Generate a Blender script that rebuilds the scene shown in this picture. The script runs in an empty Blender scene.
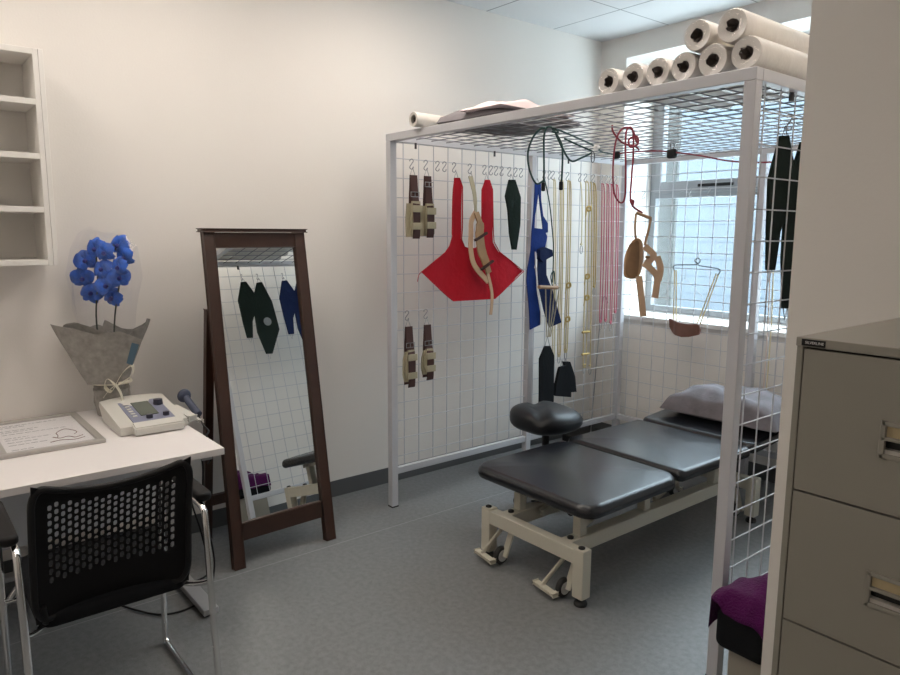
import bpy, bmesh, math, random
from mathutils import Vector, Matrix
from mathutils.geometry import delaunay_2d_cdt
random.seed(7)
C = bpy.context.scene.collection
PI = math.pi

# ------------------------------------------------------------------ materials
def mat(name, col, rough=.5, metal=0., spec=.5, noise=0., nscale=20., bump=0., bscale=200., sheen=0., coat=0.):
    m = bpy.data.materials.new(name); m.use_nodes = True
    nt = m.node_tree; b = nt.nodes['Principled BSDF']
    b.inputs['Base Color'].default_value = (*col, 1); b.inputs['Roughness'].default_value = rough
    b.inputs['Metallic'].default_value = metal; b.inputs['Specular IOR Level'].default_value = spec
    if sheen: b.inputs['Sheen Weight'].default_value = sheen
    if coat: b.inputs['Coat Weight'].default_value = coat
    geo = nt.nodes.new('ShaderNodeTexCoord')
    if noise:
        n = nt.nodes.new('ShaderNodeTexNoise'); n.inputs['Scale'].default_value = nscale; n.inputs['Detail'].default_value = 4
        nt.links.new(geo.outputs['Object'], n.inputs['Vector'])
        r = nt.nodes.new('ShaderNodeMix'); r.data_type = 'RGBA'
        r.inputs['A'].default_value = (*[c*(1-noise) for c in col], 1); r.inputs['B'].default_value = (*[min(1, c*(1+noise)) for c in col], 1)
        nt.links.new(n.outputs['Fac'], r.inputs['Factor']); nt.links.new(r.outputs['Result'], b.inputs['Base Color'])
    if bump:
        n = nt.nodes.new('ShaderNodeTexNoise'); n.inputs['Scale'].default_value = bscale; n.inputs['Detail'].default_value = 3
        nt.links.new(geo.outputs['Object'], n.inputs['Vector'])
        bp = nt.nodes.new('ShaderNodeBump'); bp.inputs['Strength'].default_value = bump; bp.inputs['Distance'].default_value = .01
        nt.links.new(n.outputs['Fac'], bp.inputs['Height']); nt.links.new(bp.outputs['Normal'], b.inputs['Normal'])
    return m

def clear_mat(name, tint, gloss, rough=.05):
    m = bpy.data.materials.new(name); m.use_nodes = True; nt = m.node_tree; nt.nodes.clear()
    o = nt.nodes.new('ShaderNodeOutputMaterial'); mx = nt.nodes.new('ShaderNodeMixShader')
    t = nt.nodes.new('ShaderNodeBsdfTransparent'); g = nt.nodes.new('ShaderNodeBsdfGlossy')
    t.inputs['Color'].default_value = (*tint, 1); g.inputs['Roughness'].default_value = rough
    mx.inputs['Fac'].default_value = gloss
    nt.links.new(t.outputs[0], mx.inputs[1]); nt.links.new(g.outputs[0], mx.inputs[2]); nt.links.new(mx.outputs[0], o.inputs['Surface'])
    return m

def line_mask(nt, sock, period, origin, half):
    # 1 near lines at origin + k*period
    def M(op, a, b=None, c=None):
        n = nt.nodes.new('ShaderNodeMath'); n.operation = op
        for i, v in enumerate((a, b, c)):
            if v is None: continue
            if isinstance(v, (int, float)): n.inputs[i].default_value = v
            else: nt.links.new(v, n.inputs[i])
        return n.outputs[0]
    s = M('SUBTRACT', sock, origin); pp = M('PINGPONG', s, period/2)
    return M('LESS_THAN', pp, half), M

M = {}
M['wall'] = mat('wall_paint', (.80, .765, .725), .75, spec=.25, noise=.015, nscale=3, bump=.05, bscale=120)
M['base'] = mat('coved_vinyl', (.10, .104, .107), .5)
M['white_metal'] = mat('white_powder_coat', (.55, .55, .58), .38)
M['roof_wire'] = mat('dark_grey_wire', (.26, .26, .28), .45)  # roof wires a darker grey than the rest of the cage
M['lamp_trim'] = mat('lamp_trim', (.8, .8, .8), .4)
M['steel'] = mat('zinc_steel', (.36, .36, .37), .32, 1.)
M['dark_steel'] = mat('dark_wire', (.06, .06, .065), .45, .3)
M['chrome'] = mat('chrome', (.82, .82, .82), .09, 1.)
M['wood'] = mat('dark_wood', (.044, .019, .012), .38, noise=.45, nscale=9)
M['mirror'] = mat('mirror_glass', (.86, .89, .89), .0, 1.)
M['red'] = mat('red_canvas', (.47, .010, .022), .8, spec=.2, noise=.14, nscale=14, bump=.35, bscale=40)
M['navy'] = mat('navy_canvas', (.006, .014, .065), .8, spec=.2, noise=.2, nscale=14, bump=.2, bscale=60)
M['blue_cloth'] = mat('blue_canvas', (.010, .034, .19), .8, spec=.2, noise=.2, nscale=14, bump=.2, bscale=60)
M['green_cloth'] = mat('dark_green_canvas', (.010, .018, .014), .85, spec=.2, noise=.2, nscale=20, bump=.2, bscale=60)
M['black_cloth'] = mat('black_canvas', (.008, .009, .011), .85, spec=.2, noise=.2, nscale=20, bump=.2, bscale=60)
M['brown'] = mat('brown_webbing', (.060, .022, .018), .7, noise=.15, nscale=60)
M['pad'] = mat('khaki_padding', (.44, .39, .27), .85, noise=.08, nscale=60, bump=.2)
M['tan'] = mat('tan_leather', (.43, .25, .12), .55, noise=.15, nscale=25, bump=.1)
M['cuff_brown'] = mat('worn_brown_leather', (.24, .135, .065), .6, noise=.25, nscale=30)
M['peach'] = mat('peach_strap', (.62, .41, .26), .7, noise=.08, nscale=40)
M['leather'] = mat('brown_leather', (.17, .075, .055), .5, noise=.2, nscale=30)
M['yellow'] = mat('yellow_rope', (.58, .46, .23), .75, noise=.15, nscale=150)
M['yellow_dark'] = mat('ochre_rope', (.46, .33, .11), .75, noise=.2, nscale=120)
M['cream_rope'] = mat('cream_rope', (.72, .63, .40), .75, noise=.1, nscale=150)
M['pale_cord'] = mat('pale_cord', (.74, .62, .56), .75)
M['pink'] = mat('pink_rope', (.44, .085, .13), .7, noise=.2, nscale=180)
M['red_rope'] = mat('dark_red_rope', (.19, .018, .032), .7, noise=.2, nscale=180)
M['green_rope'] = mat('dark_green_rope', (.012, .045, .042), .7, noise=.2, nscale=180)
M['beige_wood'] = mat('light_wood', (.40, .24, .13), .5, noise=.2, nscale=20)
M['vinyl'] = mat('black_vinyl', (.011, .012, .016), .27, spec=.65, noise=.1, nscale=8, bump=.05, bscale=300)
M['vinyl_dark'] = mat('dark_vinyl', (.010, .011, .014), .42, spec=.5)
M['black'] = mat('black_plastic', (.007, .007, .008), .55, spec=.3)
M['mesh_black'] = mat('black_chair_mesh', (.006, .006, .007), .65, spec=.2)
M['bed_paint'] = mat('cream_paint', (.60, .57, .48), .4)
M['rubber'] = mat('black_rubber', (.012, .012, .012), .6)
M['wheel'] = mat('grey_wheel', (.55, .55, .54), .45)
M['desk'] = mat('white_laminate', (.82, .78, .77), .4)
M['desk_leg'] = mat('silver_paint', (.42, .42, .43), .4, .4)
M['modesty'] = mat('grey_panel', (.56, .57, .60), .5)
M['unit'] = mat('white_melamine', (.76, .735, .70), .5)
M['device'] = mat('grey_white_plastic', (.60, .585, .54), .42)
M['device_blue'] = mat('blue_grey_plastic', (.21, .22, .30), .45)
M['lcd'] = mat('grey_green_screen', (.12, .135, .11), .2)
M['knob'] = mat('dark_slate_plastic', (.035, .035, .055), .45)
M['probe'] = mat('slate_blue_plastic', (.05, .06, .10), .45)
M['paper'] = mat('paper', (.80, .78, .76), .6)
M['ink'] = mat('grey_ink', (.20, .19, .20), .7)
M['silver_frame'] = mat('silver_frame', (.48, .46, .43), .38, .5)
M['petal'] = mat('blue_petal', (.012, .10, .50), .55, noise=.95, nscale=32, sheen=.1)
M['petal_dark'] = mat('dark_blue_lip', (.012, .02, .22), .5)
M['stem'] = mat('dark_stem', (.035, .045, .035), .6)
M['wrap'] = mat('grey_mesh_wrap', (.29, .275, .255), .8, noise=.45, nscale=38, bump=.3, bscale=150)
M['ribbon'] = mat('ivory_ribbon', (.78, .74, .62), .45)
M['teal'] = mat('teal_band', (.07, .14, .20), .5)
M['clear'] = clear_mat('cellophane', (.98, .98, .99), .05, .15)
M['glass'] = clear_mat('window_glass', (.93, .97, .99), .04, .02)
M['upvc'] = mat('grey_window_frame', (.30, .32, .34), .5)
M['roll'] = mat('wrapped_paper_roll', (.66, .62, .57), .35, noise=.06, nscale=12, bump=.25, bscale=30, coat=.3)
M['core'] = mat('brown_core', (.06, .045, .038), .6, noise=.6, nscale=50)
M['pillow'] = mat('lilac_grey_cotton', (.20, .182, .198), .85, noise=.4, nscale=14, bump=.3, bscale=25)
M['pillow_dark'] = mat('dark_grey_cotton', (.16, .145, .155), .85, noise=.15, nscale=25, bump=.3, bscale=25)
M['pillow_pink'] = mat('pale_pink_cotton', (.72, .58, .58), .85, noise=.06, nscale=25, bump=.3, bscale=25)
M['purple'] = mat('purple_towel', (.080, .006, .075), .95, spec=.1, noise=.3, nscale=30, bump=.8, bscale=160, sheen=.12)
M['cab'] = mat('grey_beige_steel', (.275, .258, .220), .48, noise=.02, nscale=4)
M['cab_dark'] = mat('dark_gap', (.02, .02, .02), .7)
M['cab_card'] = mat('buff_card', (.46, .37, .22), .7, noise=.1, nscale=60)
M['cab_light'] = mat('pale_steel', (.46, .43, .39), .4)
M['white_ink'] = mat('white_ink', (.7, .7, .7), .6)
M['slab'] = mat('black_mat', (.012, .013, .013), .6)
M['stool_base'] = mat('beige_board', (.34, .31, .26), .6, noise=.1, nscale=10)
M['ext_wall'] = mat('pale_cladding', (.058, .073, .088), .7, noise=.03, nscale=2)
M['ext_trim'] = mat('pale_render', (.08, .086, .084), .7)
M['bounce_ground'] = mat('pale_bounce_ground', (.72, .71, .68), .8, noise=.05, nscale=6)  # for the ground added outside as a reflector
M['grey_patch'] = mat('grey_patch', (.28, .29, .29), .7)

# floor with speckle and weld seams
m = mat('speckled_vinyl_floor', (.15, .155, .158), .42, spec=.45); M['floor'] = m; nt = m.node_tree; b = nt.nodes['Principled BSDF']
g = nt.nodes.new('ShaderNodeNewGeometry')
n1 = nt.nodes.new('ShaderNodeTexNoise'); n1.inputs['Scale'].default_value = 260; n1.inputs['Detail'].default_value = 2
n2 = nt.nodes.new('ShaderNodeTexNoise'); n2.inputs['Scale'].default_value = 45; n2.inputs['Detail'].default_value = 3
for n in (n1, n2): nt.links.new(g.outputs['Position'], n.inputs['Vector'])
cr = nt.nodes.new('ShaderNodeValToRGB'); cr.color_ramp.elements[0].position = .35; cr.color_ramp.elements[1].position = .68
cr.color_ramp.elements[0].color = (.140, .144, .148, 1); cr.color_ramp.elements[1].color = (.245, .251, .254, 1)
mx = nt.nodes.new('ShaderNodeMix'); mx.data_type = 'FLOAT'; mx.inputs['Factor'].default_value = .4
nt.links.new(n1.outputs['Fac'], mx.inputs['A']); nt.links.new(n2.outputs['Fac'], mx.inputs['B']); nt.links.new(mx.outputs['Result'], cr.inputs['Fac'])
sp = nt.nodes.new('ShaderNodeSeparateXYZ'); nt.links.new(g.outputs['Position'], sp.inputs[0])
lm, MM = line_mask(nt, sp.outputs['X'], 2.0, .245, .0025)
mix = nt.nodes.new('ShaderNodeMix'); mix.data_type = 'RGBA'; nt.links.new(lm, mix.inputs['Factor'])
nt.links.new(cr.outputs['Color'], mix.inputs['A']); mix.inputs['B'].default_value = (.32, .325, .33, 1)
nt.links.new(mix.outputs['Result'], b.inputs['Base Color'])
# suspended ceiling
m = mat('ceiling_tile', (.72, .73, .74), .85, spec=.2); M['ceil'] = m; nt = m.node_tree; b = nt.nodes['Principled BSDF']
g = nt.nodes.new('ShaderNodeNewGeometry'); sp = nt.nodes.new('ShaderNodeSeparateXYZ'); nt.links.new(g.outputs['Position'], sp.inputs[0])
a1, MM = line_mask(nt, sp.outputs['X'], .6, .236, .004); a2, _ = line_mask(nt, sp.outputs['Y'], .6, .958, .005)
mixn = nt.nodes.new('ShaderNodeMix'); mixn.data_type = 'RGBA'; nt.links.new(MM('MAXIMUM', a1, a2), mixn.inputs['Factor'])
mixn.inputs['A'].default_value = (.72, .73, .74, 1); mixn.inputs['B'].default_value = (.30, .31, .32, 1)
nt.links.new(mixn.outputs['Result'], b.inputs['Base Color'])
# lit diffuser of the ceiling lamps
m = bpy.data.materials.new('lamp_diffuser'); m.use_nodes = True; nt = m.node_tree; nt.nodes.clear()
o_ = nt.nodes.new('ShaderNodeOutputMaterial'); e_ = nt.nodes.new('ShaderNodeEmission'); e_.inputs['Color'].default_value = (1, .90, .80, 1); e_.inputs['Strength'].default_value = 13
nt.links.new(e_.outputs[0], o_.inputs['Surface']); M['lamp'] = m

# ------------------------------------------------------------------ mesh helpers
def wpos(o):
    v = Vector((0, 0, 0))
    while o is not None: v = v + o.location; o = o.parent
    return v

def obj(name, bm, m, parent=None, smooth=True, angle=1.15):
    bmesh.ops.recalc_face_normals(bm, faces=bm.faces[:])
    if smooth:
        for f in bm.faces: f.smooth = True
        for e in bm.edges:
            if len(e.link_faces) == 2 and e.calc_face_angle(0) > angle: e.smooth = False
    if parent is not None: off = wpos(parent)
    else:
        xs = [v.co for v in bm.verts]
        off = Vector((sum((min(c[i] for c in xs), max(c[i] for c in xs)))/2 for i in (0, 1))) if False else Vector(((min(c.x for c in xs)+max(c.x for c in xs))/2, (min(c.y for c in xs)+max(c.y for c in xs))/2, min(c.z for c in xs)))
    bmesh.ops.translate(bm, verts=bm.verts[:], vec=-off)
    me = bpy.data.meshes.new(name); bm.to_mesh(me); bm.free()
    me.materials.append(m)
    o = bpy.data.objects.new(name, me); C.objects.link(o)
    if parent is not None: o.parent = parent
    else: o.location = off
    if smooth:
        wn = o.modifiers.new('normals', 'WEIGHTED_NORMAL'); wn.keep_sharp = True; wn.weight = 100
    return o

def tag(o, label, cat, group=None):
    o['label'] = label; o['category'] = cat
    if group: o['group'] = group
    return o

def thing(name, label, cat, loc, group=None):
    o = bpy.data.objects.new(name, None); C.objects.link(o); o.location = loc; o.empty_display_size = .1
    return tag(o, label, cat, group)

def struct(name, bm, m, parent=None, **k):
    o = obj(name, bm, m, parent, **k)
    if parent is None: o['kind'] = 'structure'
    return o

def copy_tree(root, dloc, label):
    r = root.copy(); C.objects.link(r); r.location = root.location + Vector(dloc); r['label'] = label
    for ch in list(root.children):
        c = ch.copy(); C.objects.link(c); c.parent = r
        for gch in list(ch.children):
            d = gch.copy(); C.objects.link(d); d.parent = c
    return r

def NB(): return bmesh.new()

def box(bm, x0, x1, y0, y1, z0, z1, bev=0., seg=2):
    r = bmesh.ops.create_cube(bm, size=1)
    vs = r['verts']
    for v in vs:
        v.co = Vector((x0+(v.co.x+.5)*(x1-x0), y0+(v.co.y+.5)*(y1-y0), z0+(v.co.z+.5)*(z1-z0)))
    if bev:
        es = list({e for v in vs for e in v.link_edges})
        bmesh.ops.bevel(bm, geom=es, offset=bev, segments=seg, affect='EDGES', profile=.5)
    return bm

def obox(bm, p0, p1, w, h, up=(0, 0, 1), bev=0.):
    # a bar of section w x h from p0 to p1
    p0 = Vector(p0); p1 = Vector(p1); d = (p1-p0); L = d.length; d.normalize(); up = Vector(up)
    s = d.cross(up)
    if s.length < 1e-4: s = d.cross(Vector((1, 0, 0)))
    s.normalize(); u = s.cross(d)
    r = bmesh.ops.create_cube(bm, size=1); vs = r['verts']
    for v in vs:
        c = v.co.copy(); v.co = p0 + d*((c.x+.5)*L) + s*(c.y*w) + u*(c.z*h)
    if bev:
        es = list({e for v in vs for e in v.link_edges}); bmesh.ops.bevel(bm, geom=es, offset=bev, segments=2, affect='EDGES')
    return bm

def spline(pts, n=6, closed=False):
    P = [Vector(p) for p in pts]; N = len(P); out = []
    if N < 3 and not closed: return P
    rng = N if closed else N-1
    for i in range(rng):
        if closed: a, b_, c, d = P[(i-1) % N], P[i], P[(i+1) % N], P[(i+2) % N]
        else: a, b_, c, d = P[max(i-1, 0)], P[i], P[i+1], P[min(i+2, N-1)]
        for k in range(n):
            t = k/n
            out.append(.5*((2*b_)+(c-a)*t+(2*a-5*b_+4*c-d)*t*t+(3*b_-a-3*c+d)*t**3))
    if not closed: out.append(P[-1])
    return out

def tube(bm, pts, r, n=8, closed=False, smooth=0, cap=True, r2=None):
    P = spline(pts, smooth, closed) if smooth else [Vector(p) for p in pts]
    N = len(P); rings = []
    t0 = (P[1]-P[0]).normalized(); u = t0.orthogonal().normalized()
    for i in range(N):
        if closed: t = (P[(i+1) % N]-P[i-1])
        else: t = P[min(i+1, N-1)]-P[max(i-1, 0)]
        if t.length < 1e-9: t = t0.copy()
        t.normalize(); u = (u - t*u.dot(t))
        if u.length < 1e-6: u = t.orthogonal()
        u.normalize(); w = t.cross(u)
        rr = r if r2 is None else r+(r2-r)*i/(N-1)
        rings.append([bm.verts.new(P[i]+(u*math.cos(2*PI*k/n)+w*math.sin(2*PI*k/n))*rr) for k in range(n)])
    for i in range(N if closed else N-1):
        A = rings[i]; B = rings[(i+1) % N]
        for k in range(n): bm.faces.new((A[k], A[(k+1) % n], B[(k+1) % n], B[k]))
    if cap and not closed:
        bm.faces.new(rings[0][::-1]); bm.faces.new(rings[-1])
    return bm

def lathe(bm, prof, c=(0, 0, 0), n=24, axis='z', loop=False):
    c = Vector(c); rings = []
    for r, h in prof:
        ring = []
        for k in range(n):
            a = 2*PI*k/n; x, y = r*math.cos(a), r*math.sin(a)
            v = Vector((x, y, h)) if axis == 'z' else (Vector((h, x, y)) if axis == 'x' else Vector((y, h, x)))
            ring.append(bm.verts.new(c+v))
        rings.append(ring)
    for A, B in zip(rings, rings[1:]+rings[:1] if loop else rings[1:]):
        for k in range(n): bm.faces.new((A[k], A[(k+1) % n], B[(k+1) % n], B[k]))
    for ring in () if loop else (rings[0], rings[-1]):
        if (ring[0].co-ring[n//2].co).length > 1e-4: bm.faces.new(ring)
    bmesh.ops.remove_doubles(bm, verts=bm.verts[:], dist=1e-6)
    return bm

def ribbon(bm, pts, w, t, wdir=(0, 1, 0), smooth=6):
    # flat strap along pts, width along wdir
    P = spline(pts, smooth) if smooth else [Vector(p) for p in pts]
    wd = Vector(wdir).normalized(); rings = []
    for i, p in enumerate(P):
        tn = (P[min(i+1, len(P)-1)]-P[max(i-1, 0)]).normalized()
        a = wd-tn*wd.dot(tn)
        if a.length < 1e-5: a = tn.orthogonal()
        a.normalize(); nn = tn.cross(a)
        ww = w[min(i*len(w)//len(P), len(w)-1)] if isinstance(w, (list, tuple)) else w
        rings.append([bm.verts.new(p+a*(sx*ww/2)+nn*(sy*t/2)) for sx, sy in ((-1, -1), (1, -1), (1, 1), (-1, 1))])
    for A, B in zip(rings, rings[1:]):
        for k in range(4): bm.faces.new((A[k], A[(k+1) % 4], B[(k+1) % 4], B[k]))
    bm.faces.new(rings[0][::-1]); bm.faces.new(rings[-1]); return bm

def cloth(bm, outline, place, thick=.004, step=.02, fold=.0, freq=25, seed=0, norm=(1, 0, 0), sm=0):
    # outline: list of (a, b); place(a, b) -> 3D point; folds push along norm
    if sm: outline = [(p.x, p.y) for p in spline([(a, b, 0) for a, b in outline], sm, True)]
    pts = []
    n0 = len(outline)
    for i in range(n0):
        a = Vector(outline[i]); b_ = Vector(outline[(i+1) % n0]); k = max(1, int((b_-a).length/step))
        for j in range(k): pts.append(a.lerp(b_, j/k))
    nb = len(pts)
    def inside(q):
        c = False
        for i in range(nb):
            p1, p2 = pts[i], pts[i-1]
            if (p1.y > q.y) != (p2.y > q.y) and q.x < (p2.x-p1.x)*(q.y-p1.y)/(p2.y-p1.y)+p1.x: c = not c
        return c
    def dist(q): return min((q-pt).length for pt in pts[:nb])
    x0 = min(p.x for p in pts); x1 = max(p.x for p in pts); y0 = min(p.y for p in pts); y1 = max(p.y for p in pts)
    grid = []
    yy = y0; row = 0
    while yy < y1:
        xx = x0 + (step/2 if row % 2 else 0)
        while xx < x1:
            q = Vector((xx, yy))
            if inside(q) and dist(q) > step*.55: grid.append(q)
            xx += step
        yy += step*.87; row += 1
    res = delaunay_2d_cdt(pts+grid, [], [list(range(nb))], 1, 1e-6)
    rn = random.Random(seed); ph = [rn.uniform(0, 6.28) for _ in range(4)]
    nv = Vector(norm); front = []; back = []
    for v in res[0]:
        f = fold*(.6*math.sin(v.x*freq+ph[0]+1.5*math.sin(v.y*5+ph[2]))+.4*math.sin(v.x*freq*.5+v.y*freq*.6+ph[1]))
        p = Vector(place(v.x, v.y))+nv*f
        front.append(bm.verts.new(p+nv*thick/2)); back.append(bm.verts.new(p-nv*thick/2))
    from collections import Counter
    ec = Counter()
    for f in res[2]:
        bm.faces.new([front[i] for i in f]); bm.faces.new([back[i] for i in reversed(f)])
        for i in range(len(f)): ec[(f[i], f[(i+1) % len(f)])] += 1
    for (i, j) in list(ec):
        if (j, i) not in ec: bm.faces.new((front[j], front[i], back[i], back[j]))
    return bm

def rr(hx, hy, r, n=6):
    out = []
    for sx, sy, a0 in ((1, 1, 0), (-1, 1, 90), (-1, -1, 180), (1, -1, 270)):
        for k in range(n+1):
            a = math.radians(a0+90*k/n); out.append((sx*(hx-r)+r*math.cos(a), sy*(hy-r)+r*math.sin(a)))
    return out

def rr_slab(bm, cx, cy, hx, hy, rad, z0, z1, edge, seg=4, fz=None, n=8):
    # rounded-rectangle cushion with rounded rims; fz(x, y) lifts it
    rings = []
    levels = [(edge*(1-math.sin(a)), z0+edge*(1-math.cos(a))) for a in [PI/2*k/seg for k in range(seg+1)]]
    levels += [(edge*(1-math.cos(a)), z1-edge*(1-math.sin(a))) for a in [PI/2*k/seg for k in range(seg+1)]]
    for ins, z in levels:
        ring = []
        for x, y in rr(hx-ins, hy-ins, max(rad-ins, .002), n):
            zz = z+(fz(cx+x, cy+y) if fz else 0)
            ring.append(bm.verts.new((cx+x, cy+y, zz)))
        rings.append(ring)
    for A, B in zip(rings, rings[1:]):
        N = len(A)
        for k in range(N): bm.faces.new((A[k], A[(k+1) % N], B[(k+1) % N], B[k]))
    for ring, zc, fl in ((rings[0], z0, 1), (rings[-1], z1, 0)):
        # fill with shrinking rings so that fz can curve the face
        prev = ring
        for s in (.8, .5, .2):
            new = []
            for v in ring:
                x = cx+(v.co.x-cx)*s; y = cy+(v.co.y-cy)*s
                new.append(bm.verts.new((x, y, zc+(fz(x, y) if fz else 0))))
            N = len(new)
            for k in range(N): bm.faces.new((prev[k], prev[(k+1) % N], new[(k+1) % N], new[k]))
            prev = new
        bm.faces.new(prev)
    bmesh.ops.remove_doubles(bm, verts=bm.verts[:], dist=1e-5)
    return bm

def pillow(bm, c, hx, hy, h, rot=0, n=22, seed=1, wr=.012, flat=.35, pw=.5):
    rn = random.Random(seed); ph = [rn.uniform(0, 6) for _ in range(6)]; ca, sa = math.cos(rot), math.sin(rot)
    def pt(u, v, s):
        k = (max(0, 1-abs(u)**2.6)*max(0, 1-abs(v)**2.6))**pw
        pin = 1-.07*(1-abs(u)**2)*(abs(v)) if True else 1
        x = u*hx*(1-.06*(1-v*v)*0+ -.05*(1-abs(v))*abs(u)); y = v*hy*(1-.05*(1-abs(u))*abs(v))
        w = wr*(math.sin(u*5+ph[0]+2*math.sin(v*3+ph[1]))+.6*math.sin(v*9+ph[2]+u*4)+.4*math.sin(u*14+v*6+ph[3]))*k
        z = h*(k*(1 if s > 0 else -flat)) + (w if s > 0 else w*.2)
        return (c[0]+x*ca-y*sa, c[1]+x*sa+y*ca, c[2]+h*flat+z)
    top = [[bm.verts.new(pt(-1+2*i/n, -1+2*j/n, 1)) for j in range(n+1)] for i in range(n+1)]
    bot = [[bm.verts.new(pt(-1+2*i/n, -1+2*j/n, -1)) for j in range(n+1)] for i in range(n+1)]
    for i in range(n):
        for j in range(n):
            bm.faces.new((top[i][j], top[i+1][j], top[i+1][j+1], top[i][j+1])); bm.faces.new((bot[i][j], bot[i][j+1], bot[i+1][j+1], bot[i+1][j]))
    bmesh.ops.remove_doubles(bm, verts=bm.verts[:], dist=1e-5)
    return bm

def text_bm(s, size, mtx, extr=.0004):
    cu = bpy.data.curves.new('lettering', 'FONT'); cu.body = s; cu.size = size; cu.extrude = extr; cu.align_x = 'CENTER'; cu.align_y = 'CENTER'
    o = bpy.data.objects.new('lettering', cu); C.objects.link(o); bpy.context.view_layer.update()
    dg = bpy.context.evaluated_depsgraph_get(); me = bpy.data.meshes.new_from_object(o.evaluated_get(dg))
    bm = NB(); bm.from_mesh(me); bpy.data.objects.remove(o); bpy.data.curves.remove(cu); bpy.data.meshes.remove(me)
    bmesh.ops.transform(bm, matrix=mtx, verts=bm.verts[:]); return bm

YZ = lambda x: (lambda a, b_: (x, a, b_))
XZ = lambda y: (lambda a, b_: (a, y, b_))

# ------------------------------------------------------------------ room
XW, YW, H = -.311, 2.06, 2.8465       # left wall, window wall, ceiling
XR, YN = 2.215, -.185                 # wall right of the cage, its return face
X2, Y2 = 4.6, -3.7
struct('floor', box(NB(), XW-.1, X2+.1, Y2-.1, YW+.45, -.1, 0), M['floor'], smooth=False)
struct('ceiling', box(NB(), XW-.1, X2+.1, Y2-.1, YW+.45, H, H+.1), M['ceil'], smooth=False)
struct('wall_left', box(NB(), XW-.1, XW, Y2-.1, YW+.45, 0, H), M['wall'], smooth=False)
# window wall with a deep opening
WX0, WX1, WZ0, WZ1, WD = -.09, 1.92, .90, 2.70, .40
bm = NB()
box(bm, XW, WX0, YW, YW+WD, 0, H); box(bm, WX1, XR+.1, YW, YW+WD, 0, H)
box(bm, WX0, WX1, YW, YW+WD, 0, WZ0); box(bm, WX0, WX1, YW, YW+WD, WZ1, H)
struct('wall_window', bm, M['wall'], smooth=False)
bm = NB(); box(bm, XR, XR+.1, YN, YW, 0, H); box(bm, XR+.1, X2, YN, YN+.1, 0, H)
struct('wall_right', bm, M['wall'], smooth=False)
struct('wall_far_right', box(NB(), X2, X2+.1, Y2-.1, YN, 0, H), M['wall'], smooth=False)
struct('wall_back', box(NB(), XW, X2, Y2-.1, Y2, 0, H), M['wall'], smooth=False)
def skirting(bm, pts, h=.095, t=.006):
    for (x0, x1, y0, y1) in pts: box(bm, x0, x1, y0, y1, 0, h, .002, 1)
    return bm
struct('baseboard_left', skirting(NB(), [(XW, XW+.007, Y2, YW)]), M['base'])
struct('baseboard_window', skirting(NB(), [(XW+.007, XR, YW-.007, YW)]), M['base'])
struct('baseboard_right', skirting(NB(), [(XR-.007, XR, YN, YW-.007), (XR, X2, YN-.007, YN)]), M['base'])
# window: sill, frame, panes
struct('trim_1', box(NB(), WX0-.03, WX1+.03, YW-.035, YW+WD-.03, WZ0, WZ0+.03, .004), M['unit'])
yf0, yf1 = YW+WD-.06, YW+WD-.005
win = bpy.data.objects.new('window_1', None); C.objects.link(win); win.location = ((WX0+WX1)/2, yf0, WZ0+.03); win['kind'] = 'structure'
bm = NB(); fz0 = WZ0+.03
xm = 1.38
for x0, x1 in ((WX0, WX0+.05), (xm-.035, xm+.035), (WX1-.05, WX1)): box(bm, x0, x1, yf0, yf1, fz0, WZ1, .004)
for z0, z1 in ((fz0, fz0+.045), (1.755, 1.80), (WZ1-.05, WZ1)): box(bm, WX0, WX1, yf0+.001, yf1, z0, z1, .004)
obj('window_frame', bm, M['upvc'], win)
for x0, x1 in ((WX0+.045, xm-.03), (xm+.03, WX1-.045)):
    bm = NB()
    for a, b_, c_, d_ in ((x0, x0+.055, 1.79, WZ1-.04), (x1-.055, x1, 1.79, WZ1-.04), (x0+.056, x1-.056, 1.79, 1.872), (x0+.056, x1-.056, WZ1-.10, WZ1-.04)): box(bm, a, b_, yf0-.014, yf1-.01, c_, d_, .004)
    obj('window_sash', bm, M['upvc'], win)
    obj('window_pane', box(NB(), x0+.05, x1-.05, yf0+.02, yf0+.026, 1.86, WZ1-.09), M['glass'], win, smooth=False)
    obj('window_pane', box(NB(), x0, x1, yf0+.02, yf0+.026, fz0+.04, 1.76), M['glass'], win, smooth=False)
    bm = NB(); box(bm, x0+.36, x0+.62, yf0-.03, yf0-.014, 1.825, 1.845, .004); obj('window_vent', bm, M['black'], win)
# neighbouring building and its corner outside the window
struct('floor_outside_bounce', box(NB(), -8, 10, YW+WD+.05, 8, .2, .3), M['bounce_ground'], smooth=False)  # pale ground added to bounce sky light up to the ceiling
bm = NB(); box(bm, -8, 10, 8, 8.2, .3, 4.7)
for k in range(16): box(bm, -8, 10, 7.99, 8.0, .3+.27*k, .3+.27*k+.26)
o = struct('wall_outside', bm, M['ext_wall'], smooth=False)
o = struct('trim_2', box(NB(), -.9, -.105, 2.75, 2.79, .3, 3.2, .01), M['ext_trim'])

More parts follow.
